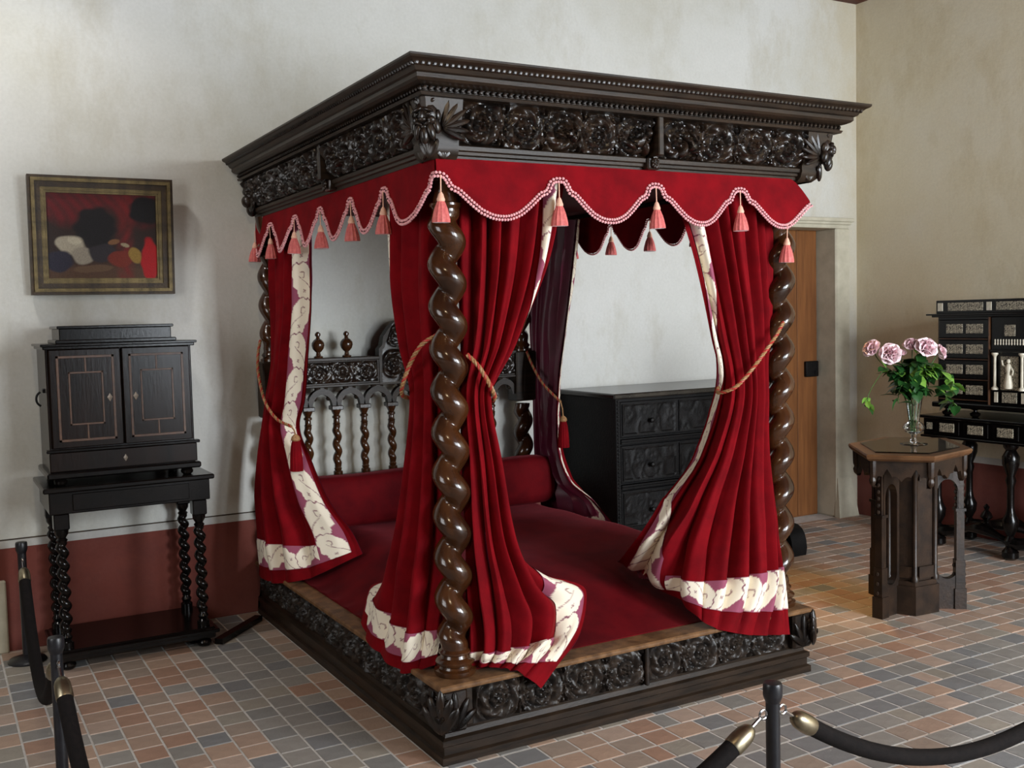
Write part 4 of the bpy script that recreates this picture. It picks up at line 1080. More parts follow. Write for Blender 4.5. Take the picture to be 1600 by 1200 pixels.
# a generic dim interior: red hangings, a dark opening, a warm floor and heaps of cloth
def patch(col, cx, cy, rx, ry, a=0): put(col, np.clip(blob(cx, cy, rx, ry, a)*2.2, 0, 1))
stro = (.5+.5*np.sin(U*58+6*np.sin(V_*7)))[..., None]
put((84, 60, 44), np.clip((.24-V_)*8, 0, 1)[..., None]*.8)
put((98, 26, 30), np.clip((V_-.66+.10*np.sin(U*9))*7, 0, 1)[..., None]*(.6+.4*stro))
put((112, 30, 30), np.clip((U-.60)*9, 0, 1)[..., None]*np.clip((.80-U)*12, 0, 1)[..., None]*(.5+.5*stro)*.9)
patch((24, 20, 22), .43, .60, .17, .22); patch((20, 18, 20), .90, .82, .14, .16)
patch((160, 152, 134), .20, .40, .12, .10, -.3); patch((178, 170, 150), .24, .44, .06, .04, -.5); patch((140, 132, 118), .31, .27, .08, .10, .5)
patch((40, 38, 52), .10, .20, .11, .12); patch((44, 40, 44), .50, .30, .12, .10); patch((112, 42, 30), .66, .24, .12, .09, .2); patch((140, 112, 52), .79, .28, .055, .09, .2)
patch((164, 22, 28), .93, .22, .075, .24); patch((120, 84, 56), .60, .44, .05, .03, .3); patch((92, 70, 52), .40, .12, .18, .04, .1); patch((150, 138, 110), .70, .40, .04, .02, -.4)
pic *= (.86+.28*np.random.RandomState(4).rand(ny, nx, 1))
mb = MB(); P = np.stack([px0+.08+U*(px1-px0-.16), np.full_like(U, fy-.018), pz0+.08+V_*(pz1-pz0-.16)], -1)
mb.grid(P); mb.col = pic.reshape(-1, 3); lean(mb); obj('canvas', mb, 'canvas', pt, False)
obj('backing', lean(MB().box(px0+.01, px1-.01, fy-.008, fy+.006, pz0+.01, pz1-.01)), 'giltdark', pt, False)

# ------------------------------------------------------------------ carved chest of drawers
ch = thing('chest_of_drawers', (2.68, 2.03, 0), 'black carved oak chest of drawers standing between the bed and the door', 'chest')
HX0, HX1, HY0, HY1, HZ = 2.0, 3.34, 1.735, 2.34, 1.125
obj('body', MB().bbox(HX0, HX1, HY0+.02, HY1, .10, HZ-.03, .006), 'chest', ch, False)
obj('top', MB().bbox(HX0-.02, HX1+.02, HY0-.02, HY1+.005, HZ-.032, HZ, .008), 'chesttop', ch, False)
for x_ in (HX0, HX1-.032):
    obj('corner_stile', MB().bbox(x_, x_+.032, HY0-.004, HY0+.03, .10, HZ-.03, .003), 'chest', ch, False)
    eg = MB(); eggs_along(eg, (x_+.016, HY0-.006, .11), (x_+.016, HY0-.006, HZ-.035), .022, (.010, .006, .009)); obj('bead_row', eg, 'chest', ch, kind='stuff')
def low_relief(X, Y, W, H, seed=0):
    rs = np.random.RandomState(seed); h = np.zeros_like(X)
    for i in range(9):
        cx, cy = rs.rand()*W, rs.rand()*H; r0 = (.12+.14*rs.rand())*H; a = rs.rand()*6
        dx, dy = X-cx, Y-cy; r = np.hypot(dx, dy); th = np.arctan2(dy, dx)
        h = np.maximum(h, np.exp(-((r-r0*(1+.25*np.cos(3*th+a)))/(.022))**2)*.8); h = np.maximum(h, np.exp(-(r/(.3*r0))**2))
    for i in range(5):
        cx = rs.rand()*W; h = np.maximum(h, np.exp(-((X-cx-.03*np.sin(Y*22+i))/.010)**2)*.7)
    e = np.minimum(np.minimum(X, W-X), np.minimum(Y, H-Y))
    return np.where(e < .012, .9, h*.8)
rows = ((.872, 1.062), (.60, .80), (.325, .53), (.125, .29))
pw = (HX1-HX0-.07)/3
for k, (z0, z1) in enumerate(rows):
    d_ = obj('drawer', MB().bbox(HX0+.035, HX1-.035, HY0, HY0+.03, z0-.012, z1+.012, .004), 'chest', ch, False)
    for j in range(3):
        a = HX0+.035+j*pw
        mb = MB(); relief_patch(mb, (a+.012, HY0-.001, z0), (a+pw-.012, HY0-.001, z0), (a+pw-.012, HY0-.001, z1), (a+.012, HY0-.001, z1), .008, .007, low_relief, seed=k*3+j)
        obj('carved_panel', mb, 'chest', d_)
    for j in (0, 2):
        kx = HX0+.035+pw*(j+.5)+(.0)
        obj('knob', MB().lathe((kx, HY0-.045, (z0+z1)/2-.012), [(.005, 0), (.014, .006), (.016, .018), (.008, .026), (.008, .046)], 14, (0, 1, 0)), 'iron', d_)
    if k < 3:
        zz = rows[k+1][1]; obj('drawer_rail', MB().bbox(HX0+.03, HX1-.03, HY0-.008, HY0+.02, zz+.022, z0-.022, .006).bbox(HX0+.03, HX1-.03, HY0-.014, HY0+.02, z0-.034, z0-.022, .004).bbox(HX0+.03, HX1-.03, HY0-.014, HY0+.02, zz+.022, zz+.034, .004), 'chest', ch, False)
for sx_ in (HX0-.06, HX1-.07):
    mb = MB(); n_ = 12; prof = [(1.75, 0), (1.60, 0), (1.592, .05), (1.598, .10), (1.612, .14), (1.635, .17), (1.67, .19), (1.75, .20)]
    V = [(sx_, a, b) for a, b in prof]+[(sx_+.13, a, b) for a, b in prof]; k = len(prof)
    mb.add(V, [tuple(range(k)), tuple(range(2*k-1, k-1, -1))]+[(i, k+i, k+(i+1) % k, (i+1) % k) for i in range(k)])
    obj('front_foot', mb, 'chest', ch)
for fx in (HX0+.05, HX1-.05):
    for fy_ in (HY0+.10, HY1-.07):
        obj('foot', MB().lathe((fx, fy_, 0), [(.04, 0), (.06, .015), (.066, .05), (.058, .08), (.045, .102)], 18), 'chest', ch)

# ------------------------------------------------------------------ inlaid cabinet on its stand (right)
ivs = thing('cabinet_stand', (4.49, .78, 0), 'long black stand with inlaid drawers and turned legs along the right wall', 'stand')
IX0, IX1, IYa, IYb = 4.27, 4.70, 1.39, .17
obj('stand_top', MB().bbox(IX0-.02, IX1, IYb-.02, IYa+.02, .855, .875, .006), 'ebony', ivs, False)
obj('apron', MB().bbox(IX0, IX1, IYb, IYa, .742, .856, .004), 'ebony', ivs, False)
obj('apron_moulding', MB().bbox(IX0-.014, IX1, IYb-.014, IYa+.014, .728, .744, .005), 'ebony', ivs, False)
obj('corner_plaque', MB().bbox(IX0-.006, IX0+.002, IYa-.072, IYa-.03, .782, .826, .001), 'engraved', ivs, False)
for k in range(5):
    yc = 1.20-.21*k
    d_ = obj('drawer', MB().bbox(IX0-.008, IX0+.02, yc-.09, yc+.09, .755, .845, .003), 'ebony', ivs, False)
    obj('ivory_plaque', MB().bbox(IX0-.012, IX0-.006, yc-.055, yc+.055, .772, .83, .001), 'engraved', d_, False)
lg = MB().lathe((0, 0, 0), [(.03, .09), (.04, .12), (.02, .15), (.045, .20), (.05, .25), (.03, .29), (.022, .33), (.022, .46), (.032, .50), (.024, .53), (.05, .60), (.052, .65), (.03, .69), (.045, .71), (.045, .73)], 18)
lgm, _ = mesh_of('turned_leg', lg, 'ebony', True, origin=np.zeros(3))
ft = MB().lathe((0, 0, 0), [(.03, 0), (.05, .015), (.05, .05), (.03, .075), (.028, .09)], 16); ftm, _ = mesh_of('bun_foot', ft, 'ebony', True, origin=np.zeros(3))
LYS = (1.31, .78, .25)
for lx in (IX0+.05, IX1-.06):
    for ly in LYS:
        l_ = link('leg', lgm, (lx, ly, 0), ivs); link('bun_foot', ftm, (lx, ly, 0), l_)
def wavy(a, b, n=40, amp=.035, w=.03):
    a = np.asarray(a, float); b = np.asarray(b, float); t = np.linspace(0, 1, n)
    P = a+(b-a)*t[:, None]; P[:, 2] += amp*np.sin(t*PI)**2*1.4-amp*.4*np.sin(t*2*PI)
    return MB().tube(P, w*(1+.3*np.sin(t*PI*4)), 8)
for lx in (IX0+.05, IX1-.06):
    for k in range(2): obj('stretcher', wavy((lx, LYS[k], .11), (lx, LYS[k+1], .11)), 'ebony', ivs)
for k in range(2):
    obj('cross_stretcher', wavy((IX0+.05, LYS[k], .11), (IX1-.06, LYS[k+1], .11), w=.026), 'ebony', ivs)
    ym_ = (LYS[k]+LYS[k+1])/2
    obj('stretcher_finial', MB().lathe((4.455, ym_, .13), [(.03, 0), (.05, .02), (.03, .05), (.015, .06), (.04, .085), (.03, .11), (.012, .13), (.02, .15), (.004, .17)], 14), 'ebony', ivs)
ic = thing('inlaid_cabinet', (4.5, .78, .875), 'black cabinet of many small drawers inlaid with engraved ivory, behind the roses', 'cabinet')
CY1_, CY0_ = 1.315, .245; CXF = 4.30
for fy_ in (CY1_-.05, CY1_-.26, CY0_+.26, CY0_+.05):
    obj('bun_foot', MB().lathe((CXF+.05, fy_, .875), [(.016, 0), (.03, .01), (.034, .024), (.012, .036), (.012, .044), (.034, .054), (.036, .06)], 14), 'ebony', ic)
obj('base', MB().bbox(CXF-.02, 4.70, CY0_-.02, CY1_+.02, .932, .965, .006), 'ebony', ic, False)
obj('body', MB().bbox(CXF+.02, 4.69, CY0_, CY1_, .96, 1.53, .004), 'ebony', ic, False)
obj('cornice', MB().bbox(CXF-.02, 4.69, CY0_-.02, CY1_+.02, 1.522, 1.536, .005).bbox(CXF-.045, 4.69, CY0_-.045, CY1_+.045, 1.534, 1.545, .004), 'ebony', ic, False)
gal = obj('gallery', MB().bbox(CXF, CXF+.03, CY0_, CY1_, 1.545, 1.632, .003), 'ebony', ic, False)
for (a, b) in ((1.300, 1.262), (1.222, .965), (.94, .905), (.872, .625)): obj('ivory_plaque', MB().bbox(CXF-.004, CXF+.002, b, a, 1.562, 1.615, .001), 'engraved' if abs(a-b) > .05 else 'ivory', gal, False)
CC0, CC1 = .915, .645      # central bay
for side, (a, b) in enumerate(((CC0+.012, CY1_-.02), (CY0_+.02, CC1-.012))):
    for k in range(4):
        z1 = 1.505-k*.131; z0 = z1-.118
        d_ = obj('drawer', MB().bbox(CXF+.002, CXF+.03, a, b, z0, z1, .004), 'ebony', ic, False)
        obj('drawer_edge', MB().bbox(CXF-.008, CXF+.02, a, b, z0-.009, z0-.003, .001), 'inlay', d_, False)
        w_ = (b-a)
        for j in (0, 1):
            c_ = a+w_*(.27+.40*j)
            obj('ivory_plaque', MB().bbox(CXF-.003, CXF+.004, c_-w_*.165, c_+w_*.165, z0+.03, z1-.028, .001), 'engraved', d_, False)
for yy in (CC0+.004, CC1-.004): obj('bay_fillet', MB().bbox(CXF-.01, CXF+.02, yy-.004, yy+.004, .965, 1.52, .001), 'inlay', ic, False)
cen = obj('central_bay', MB().bbox(CXF+.004, CXF+.03, CC1, CC0, .965, 1.52, .003).bbox(CXF-.02, CXF+.02, CC1+.01, CC0-.01, 1.30, 1.318, .004), 'ebony', ic, False)
cm = (CC0+CC1)/2
obj('ivory_plaque', MB().bbox(CXF-.002, CXF+.006, cm-.036, cm+.036, 1.40, 1.47, .001), 'engraved', cen, False)
for k in range(11): obj('ivory_baluster', MB().lathe((CXF-.006, cm-.095+.019*k, 1.345), [(.0035, 0), (.0055, .008), (.0035, .016), (.005, .028), (.0035, .036)], 8), 'ivory', cen)
for q in (-1, 1):
    yy = cm+q*.092
    c_ = obj('ivory_column', MB().lathe((CXF-.012, yy, 1.065), [(.020, 0), (.020, .012), (.009, .022), (.008, .20), (.01, .21), (.02, .222), (.02, .232)], 14), 'ivory', cen)
    obj('ivory_plaque', MB().bbox(CXF-.002, CXF+.006, yy-.012, yy+.012, .985, 1.05, .001), 'ivory', cen, False)
obj('ivory_plaque', MB().bbox(CXF-.002, CXF+.006, cm-.05, cm+.05, .985, 1.05, .001), 'engraved', cen, False)
nic = obj('niche', MB().bbox(CXF-.003, CXF+.006, cm-.06, cm+.06, 1.065, 1.275, .001), 'engraved', cen, False)
sm = MB(); B = basis((-1, 0, 0)); c0 = np.array([CXF-.006, cm, 1.16])
sm.lathe((CXF-.008, cm, 1.075), [(.026, 0), (.028, .02), (.018, .08), (.014, .10), (.02, .13), (.012, .15), (.007, .155)], 12).ell((CXF-.01, cm, 1.245), (.012, .012, .015), None, 10, 8)
sm.tube([(CXF-.01, cm-.015, 1.21), (CXF-.014, cm-.034, 1.185), (CXF-.016, cm-.03, 1.16)], .006, 6).tube([(CXF-.01, cm+.015, 1.21), (CXF-.014, cm+.036, 1.22), (CXF-.014, cm+.042, 1.25)], .006, 6)
obj('ivory_figure', sm, 'ivory', cen, label='small carved ivory draped figure')

# ------------------------------------------------------------------ hexagonal gothic table
hx, hy_ = 2.945, .42
tb = thing('hexagonal_table', (hx, hy_, 0), 'brown oak hexagonal pedestal table with pierced gothic panels, holding the roses', 'table')
hexo = [(-.427, -.097), (-.233, -.345), (.155, -.268), (.427, .097), (.233, .345), (-.155, .268)]
hexp = lambda k: [(hx+a*k, hy_+b*k) for a, b in hexo]
TZ = .866
def chamfer_prism(z0, z1, k0, k1):
    n = 6; V = [(*p, z0) for p in hexp(k0)]+[(*p, z1) for p in hexp(k1)]
    return V, [tuple(range(n))[::-1], tuple(range(n, 2*n))]+[(i, (i+1) % n, n+(i+1) % n, n+i) for i in range(n)]
tm = MB()
for z0, z1, k0, k1 in ((TZ-.034, TZ-.022, .94, .985), (TZ-.022, TZ-.008, .985, 1.0), (TZ-.008, TZ, 1.0, .985)): tm.add(*chamfer_prism(z0, z1, k0, k1))
obj('table_top', tm, 'gothictop', tb, False)
gl = MB(); gl.add(*chamfer_prism(TZ+.0005, TZ+.007, .80, .80)); glass_o = obj('glass_plate', gl, 'frameglass', tb, False, label='thin clear glass plate lying on the top')
obj('sub_frame', MB().add(*chamfer_prism(TZ-.075, TZ-.034, .80, .82)), 'gothic', tb, False)
# scalloped apron panels between corner pendants
for i in range(6):
    p0 = np.array(hexp(.86)[i]); p1 = np.array(hexp(.86)[(i+1) % 6]); t = p1-p0; L_ = np.linalg.norm(t); t = t/L_; nn = np.array([t[1], -t[0]])
    V = []; F = []; k = 25
    for j in range(k):
        s = j/(k-1); d = .055+.045*abs(math.cos(s*PI*2))**1.0+(.03 if s < .08 or s > .92 else 0)-.018*abs(math.sin(s*PI*6))
        for off in (0, -.022):
            q = p0+t*L_*s+nn*off
            V += [(*q, TZ-.034), (*q, TZ-.04-d)]
    for j in range(k-1):
        o = 4*j; F += [(o, o+1, o+5, o+4), (o+2, o+6, o+7, o+3), (o+1, o+3, o+7, o+5)]
    obj('apron', MB().add(V, F), 'gothic', tb, False)
    pen = MB().lathe((*(p0-nn*.0), TZ-.165), [(.004, 0), (.014, .012), (.018, .03), (.012, .045), (.018, .06), (.02, .13)], 8)
    obj('pendant', pen, 'gothic', tb)
core = MB(); cr = .135; ca = [(hx+.0+cr*math.cos(a), hy_+cr*.9*math.sin(a)) for a in [math.radians(235+60*i) for i in range(6)]]
core.prism(ca, .06, TZ-.07); obj('core', core, 'gothic', tb, False)
cz = MB(); cz.prism([(hx+.165*math.cos(a), hy_+.15*math.sin(a)) for a in [math.radians(235+60*i) for i in range(6)]], 0, .15); cz.prism([(hx+.15*math.cos(a), hy_+.137*math.sin(a)) for a in [math.radians(235+60*i) for i in range(6)]], .15, .175)
obj('core_base', cz, 'gothic', tb, False)
for i in range(6):       # colonnettes on the core corners and recessed panels between
    a = math.radians(235+60*i); p = (hx+.14*math.cos(a), hy_+.128*math.sin(a))
    obj('colonnette', MB().lathe((*p, .175), [(.02, 0), (.02, .02), (.013, .03), (.013, .54), (.02, .555), (.022, .58), (.016, .60)], 10), 'gothic', tb)
    a2 = a+PI/6; n2 = np.array([math.cos(a2), math.sin(a2)]); t2_ = np.array([-n2[1], n2[0]]); c2 = np.array([hx, hy_])+n2*.122
    for (s0, s1, z0, z1) in ((-.05, .05, .70, .75), (-.05, .05, .19, .25)):
        q = [c2+t2_*s0, c2+t2_*s1, c2+t2_*s1-n2*.02, c2+t2_*s0-n2*.02]
        obj('panel_rail', MB().prism([tuple(v) for v in q], z0, z1), 'gothic', tb, False)
def fin(leg_xy):
    lp = np.array(leg_xy); c = np.array([hx, hy_]); d = lp-c; L_ = np.linalg.norm(d); d = d/L_; n2 = np.array([-d[1], d[0]])
    r0, r1 = .12, L_
    # pierced web: closed ring outline with a tall U opening
    outer = [(r0, .0), (r1, .0), (r1, .83), (r0, .83)]
    w0, w1 = r0+.02, r1-.012; cx_ = (w0+w1)/2; rw = (w1-w0)/2; k = 12
    ins = [(cx_+rw*math.cos(PI+PI*j/k), .22+rw*math.sin(PI+PI*j/k)*1.1) for j in range(k+1)]+[(cx_+rw*math.cos(PI*j/k), .62+rw*math.sin(PI*j/k)*1.3) for j in range(k+1)]
    N = len(ins); outs = []
    for (x, z) in ins:       # push each inner point to the rectangle
        if z < .23: outs.append((x, 0.0))
        elif z > .61: outs.append((x, .83))
        else: outs.append((x, z))
    outs = [(r0 if j in (0, N-1) else (r1 if j in (k, k+1) else q[0]), q[1]) for j, q in enumerate(outs)]
    V = []
    for th in (-.02, .02):
        for (x, z) in ins: V.append((*(c+d*x+n2*th), z))
        for (x, z) in outs: V.append((*(c+d*x+n2*th), z))
    F = []
    for j in range(N):
        j2 = (j+1) % N
        F += [(j, j2, N+j2, N+j), (2*N+j, 3*N+j, 3*N+j2, 2*N+j2), (j, 2*N+j, 2*N+j2, j2), (N+j, N+j2, 3*N+j2, 3*N+j)]
    obj('pierced_web', MB().add(V, F), 'gothic', tb, False)
    lgb = MB(); q = lambda k_: [tuple(lp+d*a*k_+n2*b*k_) for a, b in ((-.022, -.022), (.022, -.022), (.022, .022), (-.022, .022))]
    lgb.prism(q(1.35), 0, .11); lgb.prism(q(1.1), .11, .26); lgb.prism(q(.9), .26, .52); lgb.prism(q(1.2), .52, .535)
    lgb.prism(q(.75), .535, .80); 
    l_ = obj('leg', lgb, 'gothic', tb, False)
    crk = MB()
    for j in range(7):
        z = .55+.035*j
        for s_ in (1, -1): crk.ell((*(lp+d*.02*s_), z), (.009, .009, .012), None, 6, 4)
    for j in range(3):
        for s_ in (1, -1): crk.ell((*(lp+d*.028*s_), .13+.05*j), (.008, .008, .012), None, 6, 4)
    obj('crockets', crk, 'gothic', l_, kind='stuff')
fin((2.69, .385)); fin((3.16, .275)); fin((3.02, .70))

# ------------------------------------------------------------------ vase and roses
vx, vy, vz = 2.99, .425, TZ+.0075
vs_ = thing('glass_vase', (vx, vy, vz), 'clear footed glass vase on the hexagonal table', 'vase')
VK = 1.35
outer = [(.052, 0), (.05, .004), (.014, .012), (.009, .03), (.012, .05), (.034, .064), (.042, .085), (.036, .104), (.022, .118), (.022, .135), (.026, .18), (.032, .24), (.036, .262), (.037, .27)]
inner = [(.034, .27), (.033, .262), (.029, .24), (.023, .18), (.018, .137), (.018, .118), (.03, .1), (.034, .085), (.028, .07), (.002, .062)]
obj('bowl', MB().lathe((vx, vy, vz), [(r_*VK, z_) for r_, z_ in outer+inner], 28, cap=False).lathe((vx, vy, vz), [(.0001, 0), (.052*VK, 0)], 28, cap=False), 'glass', vs_)
obj('water', MB().lathe((vx, vy, vz), [(r_*VK, z_) for r_, z_ in [(.001, .064), (.027, .072), (.033, .085), (.029, .1), (.0172, .12), (.0172, .137), (.022, .18), (.0255, .215), (.0001, .215)]], 24, cap=False), 'water', vs_)
def petal_mesh(w, h, cup, curl):
    n, m = 9, 8; P = np.zeros((m, n, 3))
    for j in range(m):
        v = j/(m-1)
        for i in range(n):
            u = i/(n-1)*2-1
            ww = w*math.sin(min(1, v*1.15+.18)*PI*.62)**.8*(1 if v < .75 else (1-((v-.75)/.25)**2*.35))
            x = u*ww; z = h*(v-.06*u*u*v); y = -cup*(u*u)*ww*1.3+cup*.9*h*math.sin(v*PI*.55)*.8+curl*max(0, v-.6)**2*h*3
            P[j, i] = (x, y, z)
    return P
def rose(loc, direction, s, base, label, inner_m='heart', outer_m='petal'):
    loc = np.asarray(loc, float); D = nrm(direction); up = np.array([0, 0, 1.]) if abs(D[2]) < .95 else np.array([1., 0, 0])
    r = nrm(np.cross(up, D)); f_ = np.cross(D, r); Rm = np.array([r, f_, D])      # rows
    root = thing('rose', loc, label, 'flower', 'roses in the vase')
    rs = np.random.RandomState(int(abs(loc[0]*1000)) % 999)
    def ring(n, rad, h, w, cup, curl, z0, tilt, ph):
        out = []
        for i in range(n):
            P = petal_mesh(w*s, h*s, cup, curl).reshape(-1, 3); a = ph+2*PI*i/n+rs.uniform(-.15, .15)
            ct, st_ = math.cos(tilt), math.sin(tilt)
            P = np.stack([P[:, 0], P[:, 1]*ct+P[:, 2]*st_, -P[:, 1]*st_+P[:, 2]*ct], 1); P[:, 1] += rad*s; P[:, 2] += z0*s
            c, sn = math.cos(a), math.sin(a); P = np.stack([P[:, 0]*c-P[:, 1]*sn, P[:, 0]*sn+P[:, 1]*c, P[:, 2]], 1)
            out.append((P @ Rm+loc).reshape(8, 9, 3))
        return out
    mb = MB()
    for k in range(4):
        for P in ring(4+k//2, .03+.075*k, .78-.03*k, .36+.09*k, -.5+.07*k, -.06+.05*k, .12-.02*k, .05+.13*k, k*.7): mb.grid(P)
    mb.ell(loc+D*.4*s, (.13*s, .13*s, .3*s), Rm, 10, 8)
    obj('bloom_heart', mb, inner_m, root)
    for P in ring(5, .30, .78, .58, -.25, .25, .0, .55, .2)+ring(5, .26, .74, .62, -.1, .45, -.06, .85, .9):
        obj('petal', MB().grid(P), outer_m, root)
    cal = MB(); cal.ell(loc-D*.02*s, (.2*s, .2*s, .14*s), Rm, 10, 6); obj('calyx', cal, 'stem', root)
    P = spline([loc, loc-D*.3*s+np.array([0, 0, -.02]), (loc*.35+np.asarray(base)*.65)+np.array([0, 0, .03]), np.asarray(base)+np.array([rs.uniform(-.008, .008), rs.uniform(-.008, .008), -.12])], 24)
    obj('stem', MB().tube(P, .0028, 6), 'stem', root)
    return root, P, rs
def leaf_geo(L_, W_, n=7):
    P = np.zeros((n, 5, 3))
    for j in range(n):
        v = j/(n-1); w = W_*math.sin(PI*min(1, v**.8))**.9*(1+.06*(-1)**j)
        for i in range(5):
            u = (i-2)/2; P[j, i] = (u*w, v*L_, .18*abs(u)*w-.25*L_*v*v)
    return P
LEAFS = []
for mname in ('leafdark', 'leafdark', 'leaflight'):
    mb = MB(); mb.grid(leaf_geo(.062, .022)); LEAFS.append(mesh_of('rose_leaf', mb, mname, True, origin=np.zeros(3))[0])
def add_leaf(root, p, mi, sc, rz, rx, ry=0):
    o = link('leaf', LEAFS[mi], p, root); o.rotation_euler = (rx, ry, rz); o.scale = (sc, sc, sc); return o
vb = np.array([vx, vy, vz+.19])
VR = np.array([.8685, -.495, 0]); VF = np.array([.495, .8685, 0]); VU = np.array([0, 0, 1.])
def fp(a, b, c): return np.array([vx, vy, vz])+VR*a+VF*b+VU*c      # right, away, up from the vase foot
roses = [((-.215, -.01, .50), (-.75, -.35, .55), .056, 'pale pink rose on the far left of the bouquet, facing left'),
         ((-.135, -.03, .475), (-.25, -.9, .25), .062, 'pink rose with a deep pink heart, second from the left'),
         ((.0, .02, .505), (-.1, -.4, .9), .056, 'half-hidden pale pink rose behind the open central rose'),
         ((.045, -.03, .495), (.1, -.75, .65), .066, 'widest open pale pink rose at the top right of the bouquet'),
         ((.125, .0, .475), (.75, -.2, .35), .05, 'small pale rose drooping at the right end of the bouquet'),
         ((-.055, .03, .47), (-.2, -.3, .95), .034, 'small greenish pink rosebud between the two pairs of roses')]
rroots = []
for (a, b, c), (da, db, dc), s, lab in roses:
    rroots.append(rose(fp(a, b, c), VR*da+VF*db+VU*dc, s, vb, lab))
for k, (root, P, rs) in enumerate(rroots):
    n = 36 if k in (1, 2, 3, 4) else 12
    for i in range(n):
        t = rs.randint(4, 17); p = P[t]
        if p[2] < vz+.275: p = P[rs.randint(3, 9)]
        o = add_leaf(root, p+rs.uniform(-.012, .012, 3), rs.choice([0, 1, 0, 2] if k < 3 else [0, 2, 2, 1]), rs.uniform(.8, 1.5), rs.uniform(0, 6.28), rs.uniform(-.9, .5), rs.uniform(-.4, .4))
# trailing sprigs: left sprig hanging low, right spread of lighter leaves
def sprig(label, pts, leaves, mset):
    root = thing('leafy_sprig', fp(*pts[0]), label, 'foliage', 'sprigs in the vase')
    P = spline([fp(*p) for p in pts], 30); obj('stem', MB().tube(P, .0022, 6), 'stem', root)
    rs = np.random.RandomState(len(leaves)+int(abs(pts[-1][0])*100))
    for (t, sc, mi) in leaves:
        p = P[int(t*29)]
        if p[2] < vz+.27 and np.hypot(p[0]-vx, p[1]-vy) < .09: continue
        add_leaf(root, p, mi, sc, rs.uniform(0, 6.28), rs.uniform(-1.0, .3), rs.uniform(-.5, .5))
sprig('thin leafy sprig trailing low to the left of the vase', [(0, 0, .2), (-.07, 0, .33), (-.14, 0, .40), (-.20, -.01, .34), (-.245, -.01, .25), (-.25, -.01, .20)],
      [(.45, .9, 0), (.52, 1.2, 0), (.58, .8, 2), (.62, .6, 2), (.9, .8, 2), (.93, .7, 2), (.97, .9, 2), (1, 1.0, 0), (.95, .7, 2), (.99, .8, 0)], 0)
sprig('bright green sprig spreading right in front of the inlaid cabinet', [(0, 0, .2), (.06, -.01, .33), (.11, -.01, .40), (.16, -.02, .36), (.22, -.02, .28)],
      [(.35+.65*i/22, .9+.5*((i*7) % 5)/5, (2, 2, 0)[i % 3]) for i in range(23)], 1)
sprig('dark leafy sprig hanging over the right lip of the vase', [(0, 0, .2), (.05, -.03, .30), (.10, -.05, .30), (.16, -.05, .24), (.21, -.04, .20)],
      [(.3+.7*i/16, .9+.5*((i*3) % 5)/5, (0, 1, 2)[i % 3]) for i in range(17)], 1)
sprig('dark leafy sprig hanging over the left lip of the vase', [(0, 0, .2), (-.04, -.04, .31), (-.07, -.06, .33), (-.10, -.06, .28), (-.105, -.06, .22)],
      [(.3+.7*i/16, 1.0+.6*((i*3) % 5)/5, (0, 1, 0)[i % 3]) for i in range(17)], 1)
sprig('upright sprig in the middle of the bouquet, mostly dark leaves', [(0, 0, .2), (-.005, -.03, .30), (-.01, -.045, .38), (.0, -.045, .45), (.005, -.02, .53)],
      [(.25+.6*i/26, 1.0+.6*((i*3) % 5)/5, (0, 1, 0, 1, 0, 2)[i % 6]) for i in range(27)]+[(1, .6, 2), (.98, .5, 2), (.96, .6, 2)], 1)

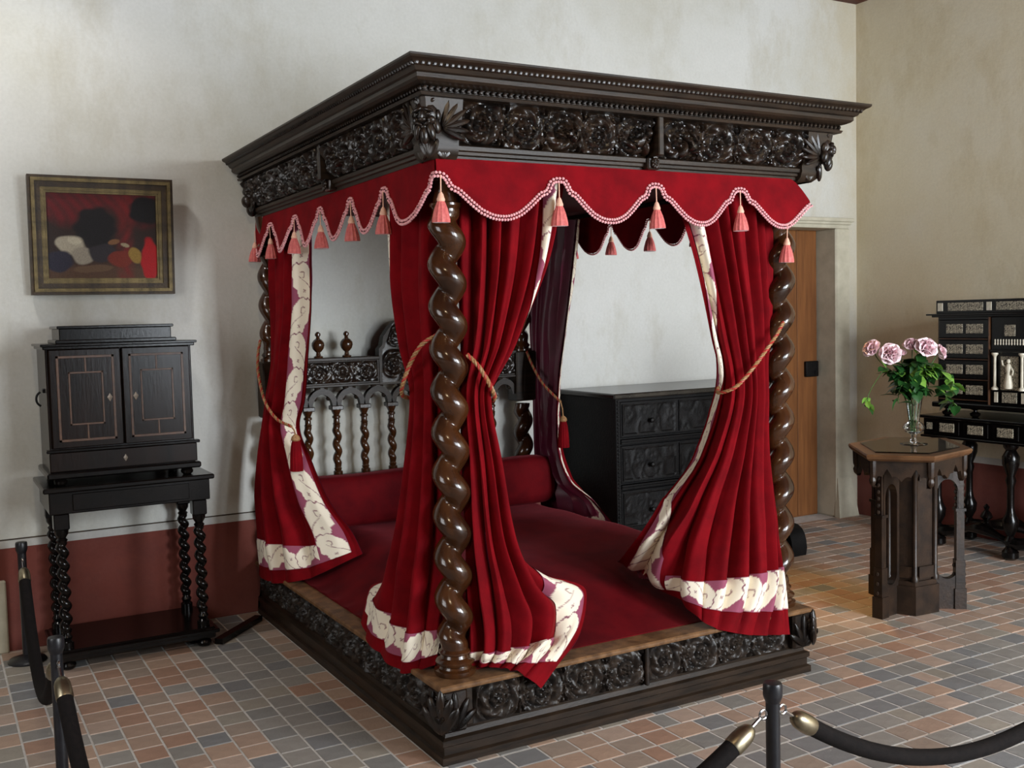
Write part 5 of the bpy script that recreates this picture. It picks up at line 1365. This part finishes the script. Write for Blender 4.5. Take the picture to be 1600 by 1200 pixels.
# ------------------------------------------------------------------ rope barrier
def stanchion(x, y, label):
    t = thing('stanchion', (x, y, 0), label, 'stanchion', 'rope barrier posts')
    obj('base', MB().lathe((x, y, 0), [(.085, 0), (.088, .006), (.08, .016), (.04, .028), (.022, .036)], 28), 'blackmetal', t)
    obj('pole', MB().lathe((x, y, .03), [(.0195, 0), (.0195, .50)], 18), 'blackmetal', t)
    obj('cap', MB().lathe((x, y, .525), [(.0195, 0), (.025, .014), (.0265, .02), (.0265, .048), (.024, .054), (.012, .056)], 20), 'blackmetal', t)
    return t
S = {'back': (-1.17, 2.15), 'left': (-1.2, .40), 'corner': (-1.12, -1.22), 'front': (.435, -1.193), 'right': (2.45, -1.18)}
stanchion(*S['back'], 'short black stanchion standing close to the red dado wall')
stanchion(*S['left'], 'short black stanchion at the left in front of the cabinet stand')
stanchion(*S['corner'], 'short black stanchion at the near corner of the rope barrier')
stanchion(*S['front'], 'short black stanchion before the foot of the bed')
stanchion(*S['right'], 'short black stanchion at the right end of the long sagging rope')
def barrier_rope(a, b, sag, label, asym=0.0):
    A = np.array([*S[a], .505]); Bv = np.array([*S[b], .505]); d = nrm(Bv-A)
    A = A+d*.024; Bv = Bv-d*.024
    n = 48; t = np.linspace(0, 1, n)
    P = A+(Bv-A)*t[:, None]; P[:, 2] -= sag*(1-(2*t-1)**2)*(1+asym*(2*t-1))
    L_ = np.concatenate([[0], np.cumsum(np.linalg.norm(np.diff(P, axis=0), axis=1))]); T = L_[-1]
    at = lambda s: np.array([np.interp(s, L_, P[:, i]) for i in range(3)])
    root = thing('barrier_rope', at(T/2), label, 'rope', 'black barrier ropes')
    obj('rope', MB().tube([at(s) for s in np.linspace(.14, T-.14, 40)], .025, 14), 'rope', root)
    for e, sg in ((0, 1), (T, -1)):
        q = lambda s: at(e+sg*s)
        obj('rope_end', MB().tube([q(s) for s in (.062, .066, .075, .09, .115, .14, .145)], [.008, .014, .021, .026, .0275, .0275, .026], 16), 'brass', root)
        hk = MB().tube([q(s) for s in (.028, .045, .062)], .005, 8)
        ax = nrm(q(.06)-q(.0)); u = nrm(np.cross(ax, (0, 0, 1))); w = np.cross(ax, u); c = q(.014)
        hk.tube([c+(ax*math.cos(a)+w*math.sin(a))*.013 for a in np.linspace(0, 2*PI, 18)], .0035, 6)
        obj('snap_hook', hk, 'chrome', root)
barrier_rope('back', 'left', .36, 'sagging black rope running from the wall to the left stanchion')
barrier_rope('left', 'corner', .36, 'black rope hanging towards the viewer at the left edge')
barrier_rope('corner', 'front', .24, 'black rope dropping left from the stanchion before the bed foot')
barrier_rope('front', 'right', .32, 'long black rope sagging to the right of the stanchion before the bed', -.12)
